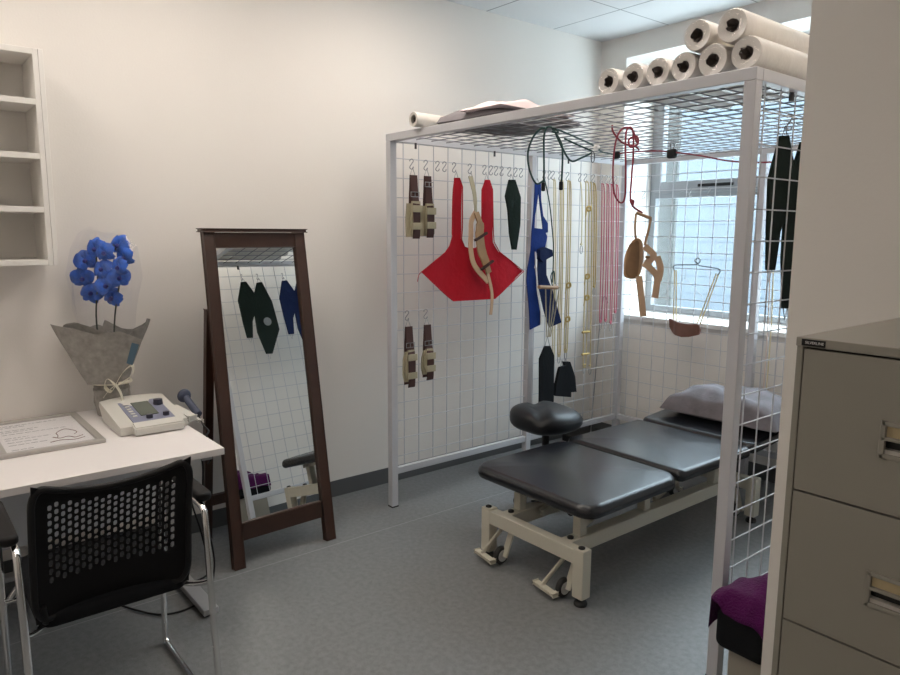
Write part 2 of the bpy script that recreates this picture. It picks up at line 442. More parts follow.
# ------------------------------------------------------------------ cage
S, T = 1.98, .040
cage = thing('mesh_cage', 'tall white square-tube cage with wire mesh walls and mesh roof around the couch', 'cage', (S/2, S/2, 0))
TB = .038
for (x, y) in ((0, 0), (0, 1.03), (0, S-T), (.98, S-T), (S-T, S-T), (S-T, 0), (S-T, 1.03)):
    bm = NB(); box(bm, x, x+T, y, y+T, .006, 2.0-TB, .003); obj('post', bm, M['white_metal'], cage)
    bm = NB(); box(bm, x-.002, x+T+.002, y-.002, y+T+.002, 0, .008, .002); obj('foot', M and bm, M['rubber'], cage)
for a in ((0, S, 0, T), (0, S, S-T, S), (0, T, T, S-T), (S-T, S, T, S-T)):
    bm = NB(); box(bm, a[0], a[1], a[2], a[3], 2.0-TB, 2.0, .003); obj('top_rail', bm, M['white_metal'], cage)
ZR0, ZR1 = .185, .222
rails = [(T*.15, T*.85, T, 1.03), (T*.15, T*.85, 1.03+T, S-T), (S-T*.85, S-T*.15, T, 1.03), (S-T*.85, S-T*.15, 1.03+T, S-T), (T, .98, S-T*.85, S-T*.15), (.98+T, S-T, S-T*.85, S-T*.15)]
for a in rails:
    bm = NB(); box(bm, *a, ZR0, ZR1, .003); obj('bottom_rail', bm, M['white_metal'], cage)
wr = .0025
def panel(p0, p1, fixed, axis):
    bm = NB(); a0, a1 = p0, p1
    k = math.ceil((a0-.097)/.1)
    while .097+.1*k < a1:
        v = .097+.1*k
        if v > a0+.012:
            q = (fixed, v) if axis == 'y' else (v, fixed)
            tube(bm, [(q[0], q[1], ZR1-.005), (q[0], q[1], 1.965)], wr, 5, cap=False)
        k += 1
    z = 1.882; off = wr*1.7
    while z > ZR1+.02:
        if axis == 'y': tube(bm, [(fixed+off, a0-.004, z), (fixed+off, a1+.004, z)], wr, 5, cap=False)
        else: tube(bm, [(a0-.004, fixed-off, z), (a1+.004, fixed-off, z)], wr, 5, cap=False)
        z -= .1
    obj('mesh_panel', bm, M['white_metal'], cage)
panel(T, 1.03, .018, 'y'); panel(1.03+T, S-T, .018, 'y')
panel(T, 1.03, S-.022, 'y'); panel(1.03+T, S-T, S-.022, 'y')
panel(T, .98, S-.018, 'x'); panel(.98+T, S-T, S-.018, 'x')
bm = NB(); k = 0
while .05+.05*k < S-.04:
    v = .067+.1*k
    if v < S-.03:
        tube(bm, [(v, .035, 1.989), (v, S-.035, 1.989)], .0027, 5, cap=False)
        tube(bm, [(.035, v, 1.983), (S-.035, v, 1.983)], .0027, 5, cap=False)
    k += 1
obj('roof_mesh', bm, M['roof_wire'], cage)
for (x, y) in ((.03, .16), (.03, .72), (.03, 1.35)):
    bm = NB(); tube(bm, [(x+.012, y, 1.965), (x+.012, y, 1.935)], .006, 8); obj('bolt', bm, M['dark_steel'], cage)
bm = NB(); tube(bm, [(S-.03, .285, 1.965), (S-.03, .285, 1.935)], .009, 8); obj('bolt', bm, M['dark_steel'], cage)

# ------------------------------------------------------------------ S-hooks
HK = M['steel']
def hook_pts(x, y, z, r=.0095, h=.052, ang=.5):
    # S shape, upper loop open to one side, lower loop to the other
    out = []
    for k in range(9):
        a = math.radians(200-240*k/8); out.append((r*math.cos(a), h/2-r+r*math.sin(a)))
    for k in range(9):
        a = math.radians(140+240*k/8); out.append((r*math.cos(a), -h/2+r+r*math.sin(a)))
    ca, sa = math.cos(ang), math.sin(ang)
    return [(x+p*sa, y+p*ca, z+q) for p, q in out]
first_hook = None
def hook(y, z, label, x=.026, group='S-hooks on the back mesh', ang=.5):
    global first_hook
    if first_hook is None:
        bm = NB(); tube(bm, hook_pts(x, y, z), .0024, 6); first_hook = tag(obj('s_hook', bm, HK), label, 'hook', group); first_hook['_c'] = (x, y, z)
        del first_hook['_c']; hook.c = (x, y, z); hook.base = first_hook.location.copy()
        return first_hook
    o = first_hook.copy(); C.objects.link(o); o.location = hook.base + Vector((x-hook.c[0], y-hook.c[1], z-hook.c[2])); o['label'] = label; o['group'] = group
    return o
ZH = 1.858
for y, l in ((.145, 'steel S-hook holding the left one of the two upper brown cuffs'), (.238, 'steel S-hook holding the right one of the two upper brown cuffs'),
             (.318, 'bare steel S-hook just right of the upper brown cuffs, first of two'), (.366, 'bare steel S-hook just left of the red sling, second of two'),
             (.434, 'steel S-hook holding the left strap of the red sling'), (.548, 'steel S-hook holding the thin beige belt between the red straps'),
             (.658, 'steel S-hook holding the right strap of the red sling'), (.708, 'bare steel S-hook first to the right of the red sling strap'),
             (.748, 'bare steel S-hook second to the right of the red sling strap'), (.792, 'bare steel S-hook third to the right of the red sling strap'),
             (.854, 'steel S-hook holding the dark green strap left of the middle post'), (.905, 'bare steel S-hook right beside the dark green strap'),
             (.950, 'bare steel S-hook next to the middle cage post'), (1.062, 'steel S-hook holding the blue sling right of the middle post'),
             (1.150, 'steel S-hook holding the wooden-handled pull cord'), (1.195, 'bare steel S-hook left of the first yellow rope'),
             (1.228, 'steel S-hook holding the yellow rope nearest the blue sling'), (1.293, 'steel S-hook holding the second yellow rope from the left'),
             (1.362, 'steel S-hook holding the third yellow rope from the left'), (1.480, 'steel S-hook holding the fourth yellow rope, beyond a gap'),
             (1.535, 'steel S-hook holding the knotted yellow rope'), (1.612, 'steel S-hook holding the short yellow rope beside the pink ropes'),
             (1.695, 'steel S-hook holding the leftmost pink rope'), (1.746, 'steel S-hook holding the second pink rope'),
             (1.790, 'steel S-hook holding the third pink rope'), (1.845, 'steel S-hook holding the rightmost pink rope by the corner post')):
    hook(y, ZH, l)
for y, l in ((.112, 'steel S-hook holding the left one of the two lower brown cuffs'), (.238, 'steel S-hook holding the right one of the two lower brown cuffs')):
    hook(y, 1.058, l)
for x, l in ((.18, 'bare steel S-hook on the end mesh, the left of three by the window'), (.53, 'bare steel S-hook on the end mesh, the middle of three by the window'), (.66, 'bare steel S-hook on the end mesh, the right of three by the window')):
    hook(S-.03, 1.76, l, x=x, group='S-hooks on the end mesh')

def dring(bm, x, y, z, w=.036, h=.045, r=.0018):
    tube(bm, [(x, y, z+h), (x, y-w/2, z), (x, y+w/2, z)], r, 6, closed=True); return bm

# ------------------------------------------------------------------ brown cuffs
def cuff(y, ztop, zbot, zpad, label, oct_=False, side=False):
    t = thing('ankle_cuff', label, 'cuff', (.06, y, zbot), 'brown cuffs hung on the back mesh')
    obj('ring', dring(NB(), .035, y, ztop-.005), M['steel'], t)
    w = .044
    bm = NB(); ribbon(bm, [(.040, y, ztop), (.036, y, (ztop+zpad)/2), (.032, y, zpad), (.030, y, zbot+.01)], w, .004)
    ribbon(bm, [(.042, y+.002, ztop), (.048, y+.002, (ztop+zpad)/2), (.054, y+.002, zpad+.02), (.070, y+.001, zpad-.05), (.069, y+.001, zbot+.03), (.064, y+.001, zbot)], w, .004)
    obj('strap', bm, M['brown'], t)
    z1, z0 = zpad, zbot+.02
    if oct_: out = [(y-.018, z1), (y+.022, z1), (y+.032, z1-.04), (y+.032, z0+.06), (y+.016, z0+.02), (y-.022, z0+.02), (y-.032, z0+.06), (y-.030, z1-.04)]
    else: out = [(y-.022, z1), (y+.028, z1), (y+.033, z1-.05), (y+.033, z0), (y-.028, z0), (y-.029, z1-.08)]
    bm = NB(); cloth(bm, out, YZ(.058), .012, .02, .002); obj('pad', bm, M['pad'], t)
    bm = NB(); cloth(bm, [(a-(.008 if oct_ else .020), b_-.012) for a, b_ in out], YZ(.042), .010, .02, .003); obj('pad', bm, M['pad'], t)
    for zz in (z1-.04, z0+.045):
        bm = NB(); box(bm, .072, .077, y-.028, y+.034, zz-.018, zz+.018, .002); obj('keeper', bm, M['pad'], t)
    zb = ztop-.10 if not side else ztop-.045
    bm = NB(); tube(bm, [(.056, y-.026, zb-.012), (.056, y+.028, zb-.012), (.056, y+.028, zb+.012), (.056, y-.026, zb+.012)], .0022, 6, closed=True); tube(bm, [(.057, y, zb-.012), (.057, y, zb+.012)], .002, 6)
    obj('buckle', bm, M['steel'], t)
cuff(.145, 1.800, 1.470, 1.665, 'brown strapped cuff with khaki pads, upper left of the four on the back mesh')
cuff(.238, 1.800, 1.475, 1.655, 'brown strapped cuff with khaki pads, upper row, beside the red sling', side=True)
cuff(.112, 1.000, .670, .875, 'brown strapped cuff with khaki pads, lower row, nearest the corner post', True)
cuff(.238, 1.000, .695, .870, 'brown strapped cuff with khaki pads, lower row, right-hand one', True)

# ------------------------------------------------------------------ red sling and belt
RED = [(0.415, 1.798), (0.451, 1.8), (0.473, 1.754), (0.474, 1.533), (0.469, 1.466), (0.491, 1.424), (0.529, 1.411), (0.574, 1.415), (0.605, 1.449), (0.617, 1.491), (0.615, 1.743), (0.641, 1.798), (0.673, 1.8), (0.698, 1.747), (0.709, 1.499), (0.716, 1.448), (0.758, 1.392), (0.837, 1.347), (0.963, 1.273), (0.729, 1.119), (0.413, 1.123), (0.286, 1.216), (0.19, 1.292), (0.296, 1.358), (0.352, 1.393), (0.384, 1.429), (0.404, 1.482), (0.401, 1.498), (0.407, 1.735)]
t = thing('body_sling', 'big red canvas sling with two straps hooked on the back mesh', 'sling', (.05, .57, 1.12))
bm = NB(); cloth(bm, RED, YZ(.050), .005, .020, .010, 22, 3); obj('sling_body', bm, M['red'], t)
bm = NB(); tube(bm, [(.054, a, b_) for a, b_ in RED], .003, 6, closed=True); obj('hem', bm, M['red'], t)
for y in (.434, .658): obj('ring', dring(NB(), .045, y, 1.792, .034, .042), M['steel'], t)
bm = NB(); tube(bm, [(.052, .19, 1.292), (.052, .172, 1.275), (.05, .165, 1.24)], .002, 5, smooth=4); obj('tie', bm, M['red'], t)
t = thing('belt_strap', 'beige looped belt with brown buckles hanging in front of the red sling', 'belt', (.09, .56, 1.02))
bm = NB(); ribbon(bm, [(.04, .541, 1.815), (.07, .547, 1.714), (.085, .545, 1.60)], [.030, .026, .020], .004); obj('strap', bm, M['pad'], t)
bm = NB(); ribbon(bm, [(.088, .541, 1.615), (.092, .507, 1.567), (.094, .503, 1.495), (.096, .501, 1.409), (.098, .531, 1.317), (.10, .632, 1.225)], .030, .006); obj('loop', bm, M['peach'], t)
bm = NB(); ribbon(bm, [(.090, .543, 1.615), (.106, .558, 1.551), (.110, .553, 1.491), (.112, .566, 1.408), (.110, .598, 1.345), (.106, .63, 1.275)], [.034, .052, .056, .056, .05, .036], .010); obj('pad', bm, M['tan'], t)
bm = NB(); ribbon(bm, [(.104, .62, 1.285), (.104, .659, 1.152), (.10, .655, 1.032)], .020, .004); obj('tail', bm, M['peach'], t)
for (y, z, a) in ((.555, 1.482, .45), (.605, 1.322, .5)):
    bm = NB(); obox(bm, (.122, y-.045, z-.045*math.tan(a)), (.122, y+.04, z+.04*math.tan(a)), .010, .018, (1, 0, 0), .002); obj('buckle', bm, M['brown'], t)
obj('ring', dring(NB(), .036, .548, 1.805, .034, .030), M['steel'], t)

GB = [(0.832, 1.81), (0.876, 1.812), (0.924, 1.711), (0.922, 1.555), (0.897, 1.403), (0.864, 1.404), (0.84, 1.5), (0.824, 1.635), (0.803, 1.715)]
t = thing('limb_sling', 'narrow dark green padded strap hanging left of the middle cage post', 'sling', (.05, .86, 1.40))
bm = NB(); cloth(bm, GB, YZ(.05), .012, .022, .003); obj('sling_body', bm, M['green_cloth'], t)
obj('ring', dring(NB(), .045, .854, 1.806, .034, .036), M['steel'], t)

# ------------------------------------------------------------------ blue sling
BL = [(1.03, 1.798), (1.056, 1.799), (1.053, 1.729), (1.031, 1.605), (1.03, 1.533), (1.117, 1.525), (1.148, 1.48), (1.134, 1.417), (1.069, 1.399), (1.048, 1.381), (1.034, 1.292), (1.045, 1.285), (1.064, 1.156), (1.096, 1.016), (1.098, 0.935), (1.014, 0.911), (1.001, 1.031), (0.979, 1.214), (0.982, 1.292), (0.989, 1.322), (1.003, 1.4), (1.010, 1.507), (1.015, 1.56), (1.018, 1.613), (1.022, 1.701)]
BR = [(1.066, 1.8), (1.089, 1.801), (1.095, 1.704), (1.118, 1.606), (1.159, 1.562), (1.162, 1.507), (1.121, 1.5), (1.105, 1.588), (1.085, 1.677), (1.074, 1.739)]
BF = [(1.043, 1.404), (1.095, 1.417), (1.161, 1.399), (1.167, 1.362), (1.11, 1.345), (1.072, 1.328), (1.045, 1.346)]
B2 = [(1.081, 1.353), (1.154, 1.352), (1.164, 1.244), (1.222, 1.148), (1.314, 0.933), (1.201, 0.908), (1.145, 1.031), (1.097, 1.173), (1.08, 1.284)]
t = thing('leg_sling', 'blue canvas sling with two long tails hanging right of the middle post', 'sling', (.06, 1.1, .91))
bm = NB(); cloth(bm, BL, YZ(.068), .006, .02, .005, 30, 2); obj('sling_body', bm, M['blue_cloth'], t)
bm = NB(); cloth(bm, BR, YZ(.056), .005, .02, .002); obj('strap', bm, M['blue_cloth'], t)
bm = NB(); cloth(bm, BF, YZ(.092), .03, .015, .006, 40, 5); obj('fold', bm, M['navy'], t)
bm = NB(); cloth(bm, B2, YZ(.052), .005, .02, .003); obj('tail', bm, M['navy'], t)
bm = NB(); tube(bm, [(.076, 1.036, 1.39), (.076, 1.042, 1.29), (.076, 1.068, 1.156), (.076, 1.098, 1.016), (.076, 1.10, .94)], .004, 6); obj('piping', bm, M['paper'], t)
obj('ring', dring(NB(), .055, 1.058, 1.795, .05, .036), M['steel'], t)

# wooden handle pull cord with black strap below it
t = thing('pull_handle', 'wooden grip on green and tan cords with a long black strap clipped below', 'handle', (.11, 1.13, .44))
bm = NB(); tube(bm, [(.028, 1.150, 1.835), (.07, 1.152, 1.70), (.095, 1.156, 1.55), (.115, 1.155, 1.40), (.118, 1.15, 1.20)], .0035, 6, smooth=5); tube(bm, [(.118, 1.15, 1.18), (.118, 1.135, 1.24), (.118, 1.16, 1.27), (.118, 1.175, 1.19)], .0035, 6, smooth=5)
obj('cord', bm, M['green_rope'], t)
bm = NB(); tube(bm, [(.118, 1.03, 1.178), (.118, 1.195, 1.167)], .0115, 12); obj('grip', bm, M['beige_wood'], t)
bm = NB()
for y0, y1 in ((1.05, 1.118), (1.10, 1.13), (1.135, 1.14), (1.175, 1.15)): tube(bm, [(.118, y0+.04, 1.17), (.115, (y0+y1)/2+.02, 1.0), (.11, y1+.004, .86)], .0035, 6, smooth=4)
obj('cord', bm, M['pad'], t)
obj('ring', dring(NB(), .10, 1.137, .80, .045, .065, .0025), M['steel'], t)
bm = NB(); cloth(bm, [(1.114, .804), (1.161, .80), (1.20, .734), (1.202, .434), (1.079, .44), (1.07, .729)], YZ(.10), .014, .022, .003); obj('strap', bm, M['black_cloth'], t)
# black cuffs
t = thing('padded_cuff', 'pair of short black padded cuffs clipped under the yellow ropes', 'cuff', (.08, 1.34, .44))
bm = NB(); cloth(bm, [(1.263, .65), (1.319, .658), (1.366, .559), (1.372, .439), (1.219, .47), (1.222, .528)], YZ(.095), .022, .02, .003); obj('pad', bm, M['black_cloth'], t)
bm = NB(); cloth(bm, [(1.332, .675), (1.39, .669), (1.445, .564), (1.465, .456), (1.413, .461), (1.38, .553)], YZ(.060), .022, .02, .003); obj('pad', bm, M['black_cloth'], t)
for y, x in ((1.29, .09), (1.36, .06)): obj('ring', dring(NB(), x, y, .645, .03, .05), M['steel'], t)

# ------------------------------------------------------------------ hanging ropes
def clip(bm, x, y, z, h=.055, w=.022, r=.0022):
    tube(bm, [(x, y, z), (x, y+w/2, z-h*.3), (x, y+w/2*.9, z-h*.8), (x, y, z-h), (x, y-w/2*.9, z-h*.8), (x, y-w/2, z-h*.3)], r, 6, closed=True, smooth=3); return bm
def rope(y0, y1, zb, m, label, group, strands=2, gap=.016, x=.045, knots=(), zt=1.83, r=.0036, toggles=()):
    t = thing('rope', label, 'rope', (x, (y0+y1)/2, zb-.05), group)
    bm = NB()
    for s in range(strands):
        o_ = (s-(strands-1)/2)*gap
        tube(bm, [(x-.012, y0+o_*.3, zt), (x, y0+o_, zt-.06), (x+.006, (y0+y1)/2+o_, (zt+zb)/2), (x+.004, y1+o_, zb+.05), (x+.004, y1, zb)], r, 6, smooth=5)
    tube(bm, [(x+.003, y1-.008, zb+.012), (x+.003, y1+.008, zb+.012)], r*1.6, 6)
    obj('cord', bm, m, t)
    for z in knots:
        f = (zt-z)/(zt-zb); yy = y0+(y1-y0)*f
        bm = NB(); tube(bm, [(x+.01, yy-.010, z+.010), (x+.02, yy+.008, z+.014), (x+.02, yy+.011, z-.008), (x+.012, yy-.010, z-.013)], r*1.7, 6, closed=True, smooth=4); tube(bm, [(x+.012, yy-.018, z-.015), (x+.02, yy-.035, z-.05)], r, 6); obj('knot', bm, M['yellow_dark'], t)
    for z in toggles:
        f = (zt-z)/(zt-zb); yy = y0+(y1-y0)*f
        bm = NB(); tube(bm, [(x+.012, yy-.035, z), (x+.012, yy+.035, z)], .0085, 8); obj('toggle', bm, M['yellow_dark'], t)
    bm = NB(); clip(bm, x+.004, y1, zb+.005); obj('carabiner', bm, M['steel'], t)
G1 = 'yellow ropes hung on the back mesh'; G2 = 'pink ropes hung on the back mesh'
rope(1.228, 1.251, .70, M['cream_rope'], 'cream yellow rope nearest the blue sling, ending beside the black cuffs', G1)
rope(1.293, 1.305, .715, M['yellow'], 'yellow doubled rope, second from the left, ending above the black cuffs', G1, 3, .014)
rope(1.362, 1.368, .735, M['yellow'], 'yellow doubled rope, third from the left, reaching down to the rear black cuff', G1, 3, .016, knots=(1.17, .95))
rope(1.480, 1.490, 1.42, M['cream_rope'], 'short pale rope with a steel clip at chest height, beyond the gap', G1, 1)
rope(1.535, 1.560, .615, M['yellow'], 'knotted yellow rope with small toggles and two tails', G1, 2, .03, knots=(1.66, 1.22, 1.08), toggles=(.85, .70))
rope(1.612, 1.632, 1.14, M['yellow_dark'], 'short ochre rope beside the pink ropes, ending half way down', G1, 2, .02)
rope(1.585, 1.628, .60, M['yellow'], 'plain yellow rope behind the short ochre one, reaching low down', G1, 1, x=.038)
rope(1.695, 1.713, .90, M['pink'], 'pink rope, leftmost of the four by the corner post', G2, 2, .024)
rope(1.746, 1.765, .905, M['pink'], 'pink rope, second from the left of four', G2, 2, .02)
rope(1.790, 1.822, .885, M['pink'], 'pink rope, third from the left of four', G2, 2, .018)
rope(1.845, 1.868, .955, M['pink'], 'pink rope, rightmost, right against the corner post', G2, 2, .02)

# leaning rod and slab behind the couch
bm = NB(); box(bm, -.255, -.02, 1.70, 2.035, 0, .05, .006); tag(obj('floor_mat', bm, M['slab']), 'flat black slab on the floor in the far corner behind the cage', 'slab')
bm = NB(); tube(bm, [(-.075, 1.80, .05), (.005, 1.775, 1.0), (.03, 1.81, 1.03)], .004, 8, smooth=5); tag(obj('steel_rod', bm, M['steel']), 'thin grey metal rod leaning in the far corner below the pink ropes', 'rod')

# ------------------------------------------------------------------ ropes under the roof
t = thing('pulley_rope', 'dark green pulley rope with cleats looped under the cage roof', 'rope', (.8, .35, 1.72))
bm = NB(); r = .0045
tube(bm, [(0.787, 0.351, 1.98), (0.772, 0.332, 1.974), (0.756, 0.302, 1.934), (0.75, 0.279, 1.867), (0.764, 0.278, 1.789), (0.79, 0.296, 1.728), (.808, .322, 1.74)], r, 6, smooth=6)
tube(bm, [(0.79, 0.353, 1.98), (0.788, 0.343, 1.94), (0.80, 0.333, 1.85), (0.808, 0.328, 1.771), (0.812, 0.321, 1.723)], r, 6, smooth=5)
tube(bm, [(0.807, 0.374, 1.98), (0.831, 0.395, 1.935), (0.847, 0.404, 1.886), (0.86, 0.392, 1.772), (0.863, 0.384, 1.723)], r, 6, smooth=5)
tube(bm, [(0.811, 0.379, 1.98), (0.843, 0.401, 1.899), (0.878, 0.428, 1.832), (0.907, 0.467, 1.845), (0.935, 0.508, 1.869)], r, 6, smooth=5)
tube(bm, [(.86, .40, 1.93), (.90, .46, 1.90), (.935, .508, 1.876)], r, 6, smooth=4)
tube(bm, [(.787, .351, 1.975), (.80, .36, 1.985), (.83, .375, 1.972), (.848, .37, 1.955), (.82, .36, 1.962)], r, 6, smooth=5)
tube(bm, [(.83, .37, 1.975), (.754, .591, 1.965), (.62, .90, 1.958), (.52, 1.08, 1.95), (.45, 1.25, 1.955), (.45, 1.30, 1.955)], r, 6, smooth=5)
obj('cord', bm, M['green_rope'], t)
for c_ in ((.812, .321, 1.715), (.863, .384, 1.72)):
    bm = NB(); box(bm, c_[0]-.008, c_[0]+.008, c_[1]-.008, c_[1]+.008, c_[2]-.022, c_[2]+.018, .005); obj('cleat', bm, M['black'], t)
bm = NB(); clip(bm, .937, .512, 1.875, .05); obj('carabiner', bm, M['dark_steel'], t)
bm = NB(); box(bm, .93, .95, .52, .545, 1.885, 1.905, .005); obj('label_tag', bm, M['paper'], t)

t = thing('hanging_line', 'thin dark red line strung under the roof with a black pulley in the middle', 'rope', (.8, 1.3, 1.85))
bm = NB(); tube(bm, [(.456, 1.3, 1.958), (.56, 1.3, 1.960), (.70, 1.3, 1.955), (.823, 1.3, 1.939), (1.0, 1.3, 1.905), (1.158, 1.3, 1.868), (1.341, 1.3, 1.848), (1.6, 1.3, 1.85), (1.952, 1.3, 1.885)], .0042, 6, smooth=5); obj('cord', bm, M['red_rope'], t)
bm = NB(); box(bm, .795, .85, 1.285, 1.318, 1.905, 1.955, .012); obj('pulley', bm, M['black'], t)
bm = NB(); clip(bm, .823, 1.3, 2.0, .055, .03, .003); obj('carabiner', bm, M['dark_steel'], t)
bm = NB(); box(bm, .435, .475, 1.285, 1.315, 1.93, 1.972, .01); obj('knot', bm, M['black'], t)

t = thing('suspension_rope', 'dark red rope looped from the roof carrying a wooden-handled leather sling', 'rope', (1.03, .63, 1.60))
bm = NB()
tube(bm, [(0.975, 0.595, 1.995), (0.982, 0.596, 1.964), (1.014, 0.624, 1.916), (1.051, 0.667, 1.9), (1.06, .69, 1.885)], .0045, 6, smooth=5)
tube(bm, [(1.055, 0.675, 1.916), (1.039, 0.671, 1.965), (1.023, 0.657, 1.985), (1.002, 0.627, 1.975), (0.994, 0.6, 1.916), (1.0, 0.581, 1.803), (1.017, 0.575, 1.689), (1.041, 0.593, 1.643), (1.051, 0.611, 1.67), (1.039, 0.625, 1.787), (1.024, 0.634, 1.908), (1.019, 0.645, 1.972), (1.03, 0.663, 1.985), (1.042, 0.666, 1.949), (1.053, 0.657, 1.852), (1.06, 0.642, 1.755), (1.072, 0.631, 1.641), (1.11, 0.668, 1.598)], .0045, 6, smooth=5)
tube(bm, [(1.03, .65, 1.93), (1.05, .68, 1.945), (1.066, .67, 1.91), (1.045, .645, 1.895)], .005, 6, closed=True, smooth=4)
tube(bm, [(1.064, .636, 1.655), (1.076, .642, 1.65), (1.08, .63, 1.635)], .006, 6, closed=True, smooth=3)
obj('cord', bm, M['red_rope'], t)
t = thing('head_sling', 'tan leather head sling with loose peach straps on a wooden spreader bar', 'sling', (1.13, .65, 1.13))
bm = NB(); tube(bm, [(1.092, .646, 1.598), (1.138, .697, 1.572)], .0075, 10); obj('spreader_bar', bm, M['beige_wood'], t)
bm = NB(); ribbon(bm, [(1.092, .644, 1.594), (1.094, .638, 1.53), (1.106, .634, 1.47)], .010, .003, (.7, .7, 0)); ribbon(bm, [(1.137, .696, 1.572), (1.138, .68, 1.52), (1.133, .662, 1.45)], .010, .003, (.7, .7, 0)); obj('cord', bm, M['tan'], t)
# cuff: a curved leather band facing the camera side
Rv = Vector((.629, .777, 0)); Fv = Vector((-.777, .629, 0))
def cuffmap(a, b_): return Vector((1.113, .624, 0)) + Rv*a + Fv*(11*(a+.005)**2) + Vector((0, 0, b_))
bm = NB(); cloth(bm, [(.002, 1.482), (-.022, 1.46), (-.042, 1.405), (-.045, 1.34), (-.040, 1.305), (-.010, 1.296), (.018, 1.305), (.036, 1.34), (.044, 1.40), (.036, 1.455), (.02, 1.478)], cuffmap, .014, .014, .0, norm=tuple(-Fv), sm=4)
obj('cuff', bm, M['tan'], t)
bm = NB(); cloth(bm, [(-.034, 1.44), (-.040, 1.32), (.010, 1.312), (.012, 1.46), (-.016, 1.462)], lambda a, b_: cuffmap(a, b_)-Fv*.012, .006, .014, .0, norm=tuple(-Fv), sm=4); obj('padding', bm, M['cuff_brown'], t)
for pts in ([(1.134, .661, 1.446), (1.166, .69, 1.405), (1.15, .66, 1.37)], [(1.141, .649, 1.37), (1.165, .672, 1.345), (1.187, .694, 1.305), (1.190, .686, 1.25), (1.192, .677, 1.211)], [(1.134, .628, 1.31), (1.150, .628, 1.23), (1.169, .628, 1.127)], [(1.176, .702, 1.40), (1.192, .71, 1.345), (1.19, .70, 1.29)]):
    bm = NB(); ribbon(bm, pts, .030, .004, (.62, .78, 0)); obj('strap', bm, M['peach'], t)
bm = NB(); lathe(bm, [(0, 0), (.010, .002), (.012, .01), (0, .014)], (1.158, .655, 1.39), 12); obj('knob', bm, M['tan'], t)

# wire hanger with brown pad on the end mesh
yh = S-.05
t = thing('hanger_sling', 'wire spreader hanging before the window with cream cords and a brown neck pad', 'sling', (.6, yh, .84))
bm = NB(); tube(bm, [(.463, yh, 1.262), (.452, yh, 1.285), (.469, yh, 1.303), (.615, yh, 1.312), (.602, yh, 1.335), (.623, yh, 1.352), (.642, yh, 1.335), (.632, yh, 1.308), (.765, yh, 1.292), (.778, yh, 1.27), (.762, yh, 1.25)], .0036, 6, smooth=5); obj('wire_bar', bm, M['dark_steel'], t)
bm = NB(); tube(bm, [(.622, yh, 1.352), (.628, S-.03, 1.40), (.62, S-.024, 1.385)], .0022, 6, smooth=3); obj('hook', bm, M['steel'], t)
bm = NB()
for a, b_ in (((.462, 1.27), (.480, .945)), ((.474, 1.27), (.50, .94)), ((.756, 1.262), (.655, .945)), ((.772, 1.262), (.672, .935))): tube(bm, [(a[0], yh, a[1]), (b_[0], yh-.012, b_[1])], .004, 6)
obj('cord', bm, M['yellow'], t)
bm = NB(); tube(bm, [(.53, yh+.02, 1.279), (.53, yh+.02, 1.22), (.37, yh+.022, 1.10)], .0016, 5); tube(bm, [(.53, yh+.02, 1.22), (.662, yh+.022, 1.106)], .0016, 5); obj('wire_fork', bm, M['steel'], t)
bm = NB(); cloth(bm, [(.455, .955), (.50, .947), (.55, .938), (.61, .936), (.657, .940), (.676, .932), (.684, .90), (.672, .872), (.62, .854), (.572, .848), (.52, .855), (.486, .868), (.462, .90)], lambda a, b_: (a, yh-.02-.9*(.075**2-min(abs(a-.57), .075)**2)**.5*.4, b_), .014, .016, .0, norm=(0, 1, 0), sm=0); obj('neck_pad', bm, M['leather'], t)

CX0, CX1, CX2 = 1.076, 1.098, 1.099
# ------------------------------------------------------------------ slings on the right panel (inside)
SL = [(0.273, 1.827), (0.317, 1.83), (0.37, 1.734), (0.408, 1.818), (0.452, 1.822), (0.505, 1.661), (0.520, 1.43), (0.421, 1.244), (0.369, 1.247), (0.331, 1.426), (0.335, 1.563), (0.307, 1.512), (0.285, 1.384), (0.237, 1.385), (0.226, 1.511), (0.219, 1.684)]
GS = 'two-lobed slings hung on the right mesh'
def sling2(dy, m, label, patch):
    t = thing('double_sling', label, 'sling', (1.93, .36+dy, 1.24), GS)
    bm = NB(); cloth(bm, [(a+dy, b_) for a, b_ in SL], YZ(1.930), .010, .022, .004, 20, 4, sm=0); obj('sling_body', bm, m, t)
    for y in (.295, .430): obj('ring', dring(NB(), 1.932, y+dy, 1.823, .036, .036), M['steel'], t)
    for y, z in ((.26, 1.375), (.395, 1.235)):
        bm = NB(); tube(bm, [(1.93, y+dy-.016, z+.012), (1.93, y+dy, z-.03), (1.93, y+dy+.016, z+.012)], .0018, 6, closed=True); obj('ring', bm, M['steel'], t)
    if patch:
        bm = NB(); lathe(bm, [(0, 0), (.033, 0), (.033, -.003), (0, -.003)], (1.924, .43+dy, 1.50), 20, 'x'); obj('patch', bm, M['grey_patch'], t)
sling2(0, M['green_cloth'], 'dark green two-legged sling on the right mesh, near the front post', True)
sling2(.36, M['navy'], 'navy two-legged sling on the right mesh, seen in the mirror', False)
for y, l in ((.295, 'steel S-hook holding the near strap of the dark green sling'), (.430, 'steel S-hook holding the far strap of the dark green sling'), (.655, 'steel S-hook holding the near strap of the navy sling'), (.79, 'steel S-hook holding the far strap of the navy sling')):
    hook(y, ZH+.012, l, x=S-.036, group='S-hooks on the right mesh')
t = thing('pale_cord', 'long pale doubled cord hanging on the end mesh behind the dark green sling', 'cord', (CX0, S-.04, .55))
bm = NB(); tube(bm, [(CX0, S-.022, 1.57), (CX0, S-.04, 1.55), (CX1, S-.04, 1.0), (CX2, S-.04, .55)], .0035, 6, smooth=4); obj('cord', bm, M['pale_cord'], t)
